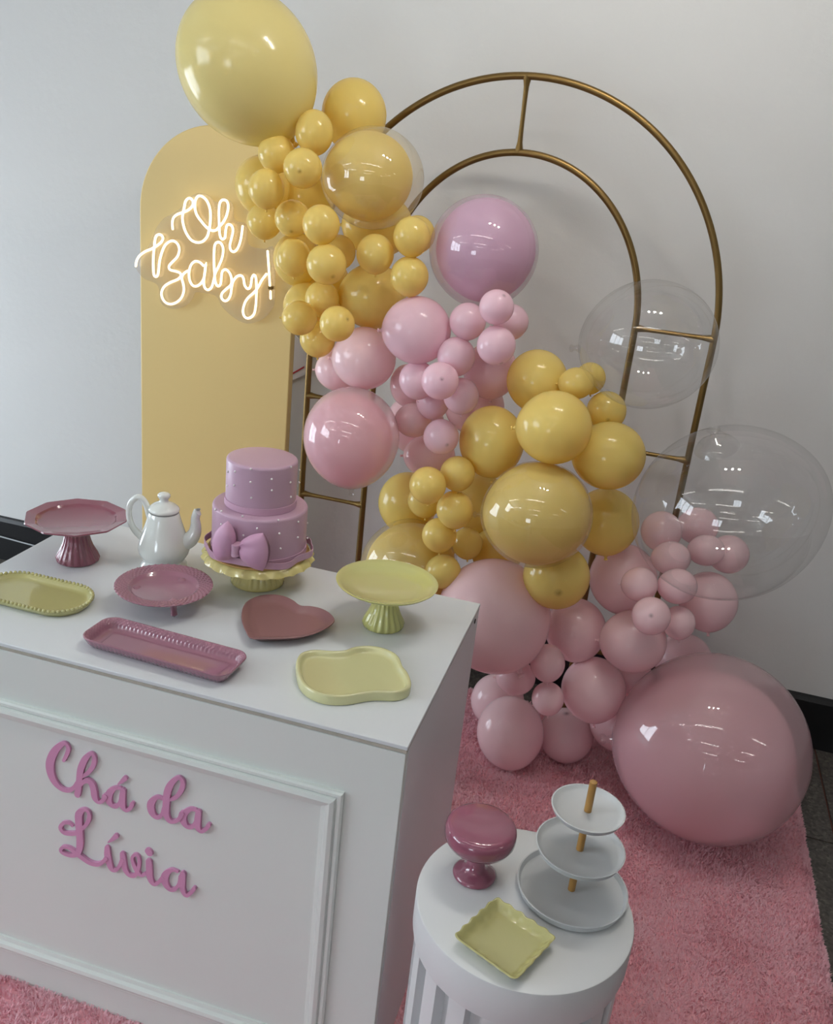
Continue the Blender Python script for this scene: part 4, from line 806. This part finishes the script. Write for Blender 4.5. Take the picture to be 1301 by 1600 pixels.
# pistachio coupe stand
t = thing('cake_stand', 'pale green round cake stand on a fluted foot at the table rear right corner', 'cake stand', (-0.158, 0.364, H), 'pedestal stands on the table')
foot2 = [(0.0, 0.0), (.0375, 0.0), (.0402, .002), (.0405, .007), (.038, .014), (.033, .024), (.028, .036), (.0245, .048), (.0228, .060), (.024, .070), (.028, .075), (0.0, .075)]
MB().lathe(foot2, 120, lambda th, k: 1 + (0.04 * math.cos(18 * th) if 3 <= k <= 9 else 0)).build('foot', 'pistachio', t, angle=60)
MB().lathe([(0.0, .073), (.028, .0735), (.055, .076), (.078, .082), (.092, .089), (.0985, .0945), (.0988, .096), (.0975, .0965), (.088, .0915), (.074, .0855), (.055, .0818), (0.0, .080)], 72).build('plate', 'pistachio', t, angle=60)

# butter yellow stand under the cake: squat fluted foot, ruffled hanging rim
CX, CY = -0.456, 0.427
t = thing('cake_stand', 'butter yellow cake stand with ruffled rim carrying the lilac cake', 'cake stand', (CX, CY, H), 'pedestal stands on the table')
MB().lathe([(0.0, 0.0), (.053, 0.0), (.0555, .002), (.055, .006), (.053, .009), (.050, .016), (.0465, .026), (.0435, .036), (.042, .046), (.045, .0575), (0.0, .0575)], 144,
           lambda th, k: 1 + (0.055 * abs(math.sin(12 * th)) if 4 <= k <= 8 else 0)).build('foot', 'butter', t, angle=60)
def ruf(w):
    return (lambda th, k: 1 + w[k] * 0.024 * math.cos(22 * th)), (lambda th, k: w[k] * 0.0022 * math.cos(22 * th + 0.6))
rm, zm = ruf([0, 0, 0, .4, 1, 1, .5, .1, 0])
MB().lathe([(0.0, .057), (.06, .058), (.095, .066), (.107, .064), (.1125, .0575), (.1145, .0585), (.110, .068), (.098, .073), (0.0, .073)], 192, rm, zm).build('plate', 'butter', t, angle=60)

# two-tier lilac cake
ck = thing('cake', 'two tier lilac pink cake with pearl dots and a large bow', 'cake', (CX, CY, H + 0.0735))
MB().lathe([(0.0, 0.0), (.104, 0.0), (.104, .003), (0.0, .003)], 64).build('cake_board', 'board', ck)
def tier(name, r, z0, z1, m='cake'):
    h_ = .006
    prof_ = [(0.0, z0), (r, z0), (r, (z0 + z1) / 2)] + [(r - h_ + h_ * math.cos(a), z1 - h_ + h_ * math.sin(a)) for a in [PI / 2 * k / 5 for k in range(6)]] + [(r * .6, z1 + .0006), (0.0, z1 + .001)]
    return MB().lathe(prof_, 96).build(name, m, ck, angle=60)
Z0 = H + 0.0735
tier('lower_tier', .0958, .0035, .976 - Z0 + .005)
tier('upper_tier', .0705, .976 - Z0 + .0055, 1.079 - Z0)
def band(r, z0, z1):
    MB().lathe([(r, z0), (r + .0022, z0), (r + .0024, (z0 + z1) / 2), (r + .0022, z1), (r, z1)], 96).build('ribbon_band', 'ribbon', ck, angle=60)
band(.0955, .004, .018)
band(.0703, .976 - Z0 + .006, .976 - Z0 + .019)
pm = MB().ball((0, 0, 0), .0023, 10, 6).mesh('pearl', 'pearl')
for p in PEARLS:
    o = share('pearl', pm, ck)
    o.location = (p[0] - CX, p[1] - CY, p[2] - Z0)
# wavy ribbon standing loose around the bottom tier
N_ = 160
rings_ = []
for i in range(N_):
    th = 2 * PI * i / N_
    side = abs(math.cos(th + 0.15)) ** 2
    r = .1035 + .0115 * side * (0.6 + 0.4 * math.sin(9 * th + 1.2)) + .002 * math.sin(5 * th)
    zc = .012 + .0025 * math.sin(4 * th + 1)
    x, y = r * math.cos(th), r * math.sin(th)
    nx, ny = math.cos(th) * .0007, math.sin(th) * .0007
    rings_.append([(x - nx, y - ny, zc - .007), (x + nx, y + ny, zc - .007), (x + nx, y + ny, zc + .007), (x - nx, y - ny, zc + .007)])
rings_.append(rings_[0])
MB().rings(rings_, False, False).build('wavy_ribbon', 'ribbon', ck, angle=60)
# bow: two pinched pillow lobes and a knot
def lobe(inner_t, inner_b, outer_t, outer_b, mid_out, sgn):
    it, ib, ot, ob, mo = (Vector(p) - Vector((CX, CY, Z0)) for p in (inner_t, inner_b, outer_t, outer_b, mid_out))
    rings2 = []
    K, J = 14, 24
    for k in range(K + 1):
        u = k / K
        g = u ** 0.55
        hh = ((it - ib) * (1 - g) + (ot - ob) * g) * (0.5 + .04 * math.sin(PI * u))
        cen = it.lerp(ib, .5).lerp(ot.lerp(ob, .5), u)
        bul = (mo - ot.lerp(ob, .5)) * u * u
        dep = .0045 + .015 * math.sin(PI * u ** .9) ** 0.8
        ring = []
        for j in range(J):
            ph = 2 * PI * j / J
            cz, cy = math.cos(ph), math.sin(ph)
            pinch = 1 - 0.55 * (1 - u) ** 1.4 * (0.5 + 0.5 * math.cos(5 * ph))
            pos = cen + hh * cz + bul * (1 - cz * cz) + Vector((0, -1, 0)) * (dep * cy * pinch * (1 + .22 * math.cos(3 * PI * cz) * (1 - u)))
            ring.append(pos + Vector((0, -.001, 0)))
        rings2.append(ring)
    MB().rings(rings2).build('bow_loop', 'bow', ck, angle=70)
kb, lt_, lb1, lb2, rt_, rb_, rm_, kit, kib, krt, krb, lm_ = BOW
lobe(kit, kib, lt_, lb1, lm_, -1)
lobe(krt, krb, rt_, rb_, rm_, 1)
kc = Vector(kb) - Vector((CX, CY, Z0))
MB().rings([[(kc.x + math.cos(a) * .0088, kc.y - .002 + math.sin(a) * .0125, kc.z + dz * .78) for a in [2 * PI * j / 20 for j in range(20)]] for dz in (-.0155, -.015, -.008, 0, .008, .015, .0155)]).build('bow_knot', 'ribbon', ck, bevel=.001)

# white porcelain teapot
tp = thing('teapot', 'white porcelain teapot with lid standing between the stand and the cake', 'teapot', (-0.657, 0.397, H))
body = [(0.0, 0.0), (.046, 0.0), (.0482, .003), (.0475, .009), (.042, .014), (.0395, .0175), (.041, .021), (.0465, .028), (.0510, .036), (.0527, .043), (.0522, .052), (.0495, .062), (.0455, .075), (.0415, .088), (.037, .102), (.033, .116), (.0305, .125), (.029, .127), (0.0, .127)]
MB().lathe(body, 64).build('body', 'porcelain', tp, angle=60)
lid = MB().lathe([(0.0, .1275), (.029, .1275), (.0315, .130), (.0318, .1325), (.030, .136), (.024, .1415), (.016, .146), (.010, .149), (.0085, .152), (.0095, .156), (.0128, .160), (.0130, .164), (.010, .167), (.005, .1685), (0.0, .169)], 56).build('lid', 'porcelain', tp, angle=70)
MB().lathe([(.029, .1262), (.0302, .1262), (.0302, .1285), (.029, .1285)], 56).build('lid_seam', 'seam', tp)
e1 = Vector((0.96, 0.28, 0)).normalized()
def side(s, z): return e1 * s + Vector((0, 0, z))
MB().tube([side(-.029, .112), side(-.036, .137), side(-.046, .152), side(-.057, .152), side(-.068, .139), side(-.0725, .118), side(-.069, .096), side(-.060, .079), side(-.046, .066)],
          [.0075, .0068, .0064, .0062, .006, .006, .0063, .007, .0085], 14, 4).build('handle', 'porcelain', tp)
MB().tube([side(.030, .060), side(.044, .063), side(.056, .072), side(.0635, .086), side(.0655, .102), side(.0645, .117), side(.067, .129), side(.069, .1325)],
          [.019, .0185, .0165, .0135, .011, .0092, .0088, .0095], 18, 4).build('spout', 'porcelain', tp)
MB().lathe([(0.0, 0.0), (.0045, 0.0), (.0043, .0012), (0, .0013)], 16, c=(0, 0, 0)).build('spout_hole_shade', 'seam', tp).location = side(.0705, .1384)

# orchid footed plate with an embossed rim
t = thing('footed_plate', 'orchid pink plate with embossed lace rim on three small legs', 'plate', (-0.57, 0.248, H))
rimp = [(.0905 - .0022 * q, .0452 - .00028 * q) for q in range(12)]
emb = lambda th, k: (0.0013 * math.sin(46 * th + (k // 2) * PI) if 6 <= k <= 16 else 0)
MB().lathe([(0.0, .030), (.05, .0305), (.062, .034), (.078, .038), (.0915, .0425), (.0925, .0443)] + rimp + [(.0645, .0415), (.061, .0365), (.057, .0345), (0.0, .0338)], 276, None, emb).build('plate', 'orchid', t, angle=80)
for a in (-41, 79, 199):
    a = math.radians(a)
    MB().tube([(.050 * math.cos(a), .050 * math.sin(a), .034), (.054 * math.cos(a), .054 * math.sin(a), .018), (.057 * math.cos(a), .057 * math.sin(a), .006)], [.0085, .0062, .0066], 14, 4).build('leg', 'orchid', t)

# dishes made by lofting an outline
def dish(outline, levels, name, material, parent, c, sub=4, wave=None, angle=50, lim=0.03):
    P = smooth([(p[0] - c[0], p[1] - c[1], 0) for p in outline], sub, True)
    n = len(P)
    # inward normals for true offsets
    area = sum(P[i].x * P[(i + 1) % n].y - P[(i + 1) % n].x * P[i].y for i in range(n))
    s = 1 if area > 0 else -1
    nor = []
    for i in range(n):
        tt = P[(i + 1) % n] - P[i - 1]
        nn = Vector((-tt.y, tt.x, 0)).normalized() * s
        nor.append(nn)
    rings3 = []
    mr = sum(p.length for p in P) / n
    for ins, z in levels:
        i0 = min(ins, lim); q = 1 - (ins - i0) / mr
        rings3.append([((P[i].x + nor[i].x * i0) * q, (P[i].y + nor[i].y * i0) * q, z + (wave(i / n, ins) if wave else 0)) for i in range(n)])
    return MB().rings(rings3).build(name, material, parent, angle=angle)
def centre(o): return (sum(p[0] for p in o) / len(o), sum(p[1] for p in o) / len(o))

c = centre(HEART)
t = thing('heart_plate', 'dusty pink heart shaped plate lying on the table before the cake', 'plate', (c[0], c[1], H))
dish(HEART, [(.030, .0), (.022, .002), (.010, .012), (.001, .0175), (.0, .0195), (.0012, .0205), (.004, .0195), (.014, .0125), (.022, .0095), (.030, .009)], 'dish', 'dusty', t, c, lim=.008)
c = centre(BLOB)
t = thing('wavy_tray', 'pale cream yellow free-form tray with a raised lip near the table corner', 'tray', (c[0], c[1], H))
dish(BLOB, [(.0025, .0), (.0005, .001), (.0, .004), (.0, .016), (.001, .0182), (.003, .019), (.006, .0187), (.0085, .0165), (.010, .011), (.013, .0095), (.018, .009)], 'dish', 'cream', t, c, lim=.012)

def rrect(w, d, r, n=8):
    out = []
    for (sx, sy, a0) in ((1, 1, 0), (-1, 1, PI / 2), (-1, -1, PI), (1, -1, 1.5 * PI)):
        for k in range(n + 1):
            a = a0 + PI / 2 * k / n
            out.append((sx * (w / 2 - r) + r * math.cos(a), sy * (d / 2 - r) + r * math.sin(a)))
    return out
t = thing('rectangular_tray', 'long rectangular pink tray with embossed rim along the table front', 'tray', (-0.4705, 0.0785, H))
t.rotation_euler = (0, 0, math.radians(-2.4))
RO = rrect(.291, .094, .026, 8)
# resample the outline evenly so that the embossing can follow it
def resample(o, n):
    P = [Vector((p[0], p[1], 0)) for p in o]; P.append(P[0])
    d = [0]
    for a, b in zip(P, P[1:]): d.append(d[-1] + (b - a).length)
    out, j = [], 0
    for i in range(n):
        s = d[-1] * i / n
        while d[j + 1] < s: j += 1
        u = (s - d[j]) / max(1e-9, d[j + 1] - d[j])
        q = P[j].lerp(P[j + 1], u); out.append((q.x, q.y))
    return out
RO = resample(RO, 450)
def emb2(u, ins):
    return 0.0010 * math.sin(2 * PI * 90 * u + (PI if int(ins * 1000 / 2.4) % 2 else 0)) if .0029 < ins < .0115 else 0
dish(RO, [(.018, .0), (.014, .001), (.006, .012), (.001, .0205), (.0, .0225), (.0012, .024), (.0028, .0238), (.0035, .0232), (.0046, .0222), (.0058, .0212), (.007, .0202), (.0082, .019), (.0094, .0176), (.0105, .016), (.0112, .0145), (.0135, .0095), (.017, .0065), (.026, .006)], 'dish', 'orchid', t, (0, 0), sub=1, wave=emb2, angle=80, lim=.02)

t = thing('oval_tray', 'pale yellow oblong tray with a beaded rim at the table left edge', 'tray', (-0.795, 0.165, H))
OV = []
for k in range(25): OV.append((.053 + .060 * math.cos(-PI / 2 + PI * k / 24), .060 * math.sin(-PI / 2 + PI * k / 24)))
for k in range(25): OV.append((-.053 + .060 * math.cos(PI / 2 + PI * k / 24), .060 * math.sin(PI / 2 + PI * k / 24)))
OV = resample(OV, 160)
dish(OV, [(.010, .0), (.006, .001), (.001, .009), (.0, .012), (.0015, .014), (.004, .0135), (.008, .008), (.012, .0058), (.02, .0055)], 'dish', 'straw', t, (0, 0), sub=1)
bd = MB()
for x, y in resample(OV, 68):
    q = Vector((x, y, 0)); q = q - q.normalized() * .0012
    bd.ball((q.x, q.y, .0142), .0038, 8, 5)
bd.build('beaded_rim', 'straw', t)

# ------------------------------------------------------------------ fluted column with its three pieces
UX, UY, UH = 0.222, -0.076, 0.643
cl = thing('column', 'white round fluted display column beside the table, on the rug', 'column', (UX, UY, 0.004))
UHl = UH - 0.004
MB().lathe([(0.0, UHl - .070), (.158, UHl - .070), (.1605, UHl - .068), (.163, UHl - .055), (.163, UHl - .003), (.1622, UHl - .0008), (.1605, UHl), (0.0, UHl)], 120).build('cap', 'colwhite', cl, angle=30)
MB().lathe([(0.0, 0.05), (.138, 0.05), (.138, UHl - .071), (0.0, UHl - .071)], 96).build('shaft', 'colwhite', cl)
MB().lathe([(0.0, 0.0), (.163, 0.0), (.163, .055), (.16, .06), (0.0, .06)], 96).build('base', 'colwhite', cl, angle=30)
sl = MB()
w1, w2, nA = math.radians(5.6), math.radians(5.2), 5
ring_ = lambda z: [(.137 * math.cos(a), .137 * math.sin(a), z) for a in [-w1 + 2 * w1 * k / nA for k in range(nA + 1)]] + [(.157 * math.cos(a), .157 * math.sin(a), z) for a in [w2 - 2 * w2 * k / nA for k in range(nA + 1)]]
sl.rings([ring_(.061), ring_(UHl - .0705)])
slm = sl.mesh('flute_rib', 'colwhite', angle=30)
for k in range(18):
    o = share('flute_rib', slm, cl)
    o.rotation_euler = (0, 0, math.radians(-133.0 + 20 * k))

t = thing('round_stand', 'small glossy raspberry pink pedestal with a domed round top on the column', 'cake stand', (0.138, -0.049, UH))
MB().lathe([(0.0, 0.0), (.031, 0.0), (.0335, .002), (.0335, .0045), (.030, .008), (.022, .012), (.0155, .018), (.0128, .028), (.0125, .040), (.0135, .052), (.018, .060), (.022, .0625), (0.0, .0625)], 64).build('foot', 'hotpink', t, angle=60)
MB().lathe([(0.0, .0605), (.022, .0605), (.040, .0615), (.0505, .066), (.0545, .0740), (.0549, .0835), (.0537, .0905), (.0500, .0955), (.0440, .0975), (.02, .0981), (0.0, .0982)], 72).build('top', 'hotpink', t, angle=60)

t = thing('tiered_stand', 'white three tier serving stand with a wooden rod on the column', 'tiered stand', (0.286, -0.030, UH))
def plate(r, z, h_):
    MB().lathe([(0.0, z), (r - .010, z), (r - .004, z + .003), (r - .0005, z + h_ - .001), (r, z + h_), (r - .0022, z + h_ + .0003), (r - .006, z + .0075), (r - .011, z + .0055), (0.0, z + .005)], 80).build('plate', 'tierwhite', t, angle=40)
plate(.0845, .001, .0145)
plate(.0670, .078, .0125)
plate(.0545, .149, .0115)
for za, zb in ((.0065, .0775), (.0835, .1485), (.1545, .208)):
    MB().tube([(0, 0, za), (0, 0, (za + zb) / 2), (0, 0, zb - .002)], .0056, 16, 1).build('rod', 'wood', t, label='wooden rod section')

t = thing('square_tray', 'small square yellow dish with a wavy rim at the column front', 'tray', (0.2075, -0.170, UH))
t.rotation_euler = (0, 0, math.radians(-24.0))
SQ = resample(rrect(.106, .106, .010, 5), 240)
SQ2 = []
for i, p in enumerate(SQ):
    q = Vector((p[0], p[1], 0)); a = 2 * PI * 20 * i / 240
    SQ2.append(tuple((q + q.normalized() * .0009 * math.sin(a))[:2]))
def wav(u, ins): return .0008 * math.sin(2 * PI * 20 * u) * (1 if ins < .006 else 0)
dish(SQ2, [(.018, .0), (.015, .001), (.009, .007), (.002, .0165), (.0, .0185), (.001, .0198), (.003, .0192), (.008, .0135), (.013, .0095), (.018, .009)], 'dish', 'straw', t, (0, 0), sub=1, wave=wav, angle=80, lim=.004)
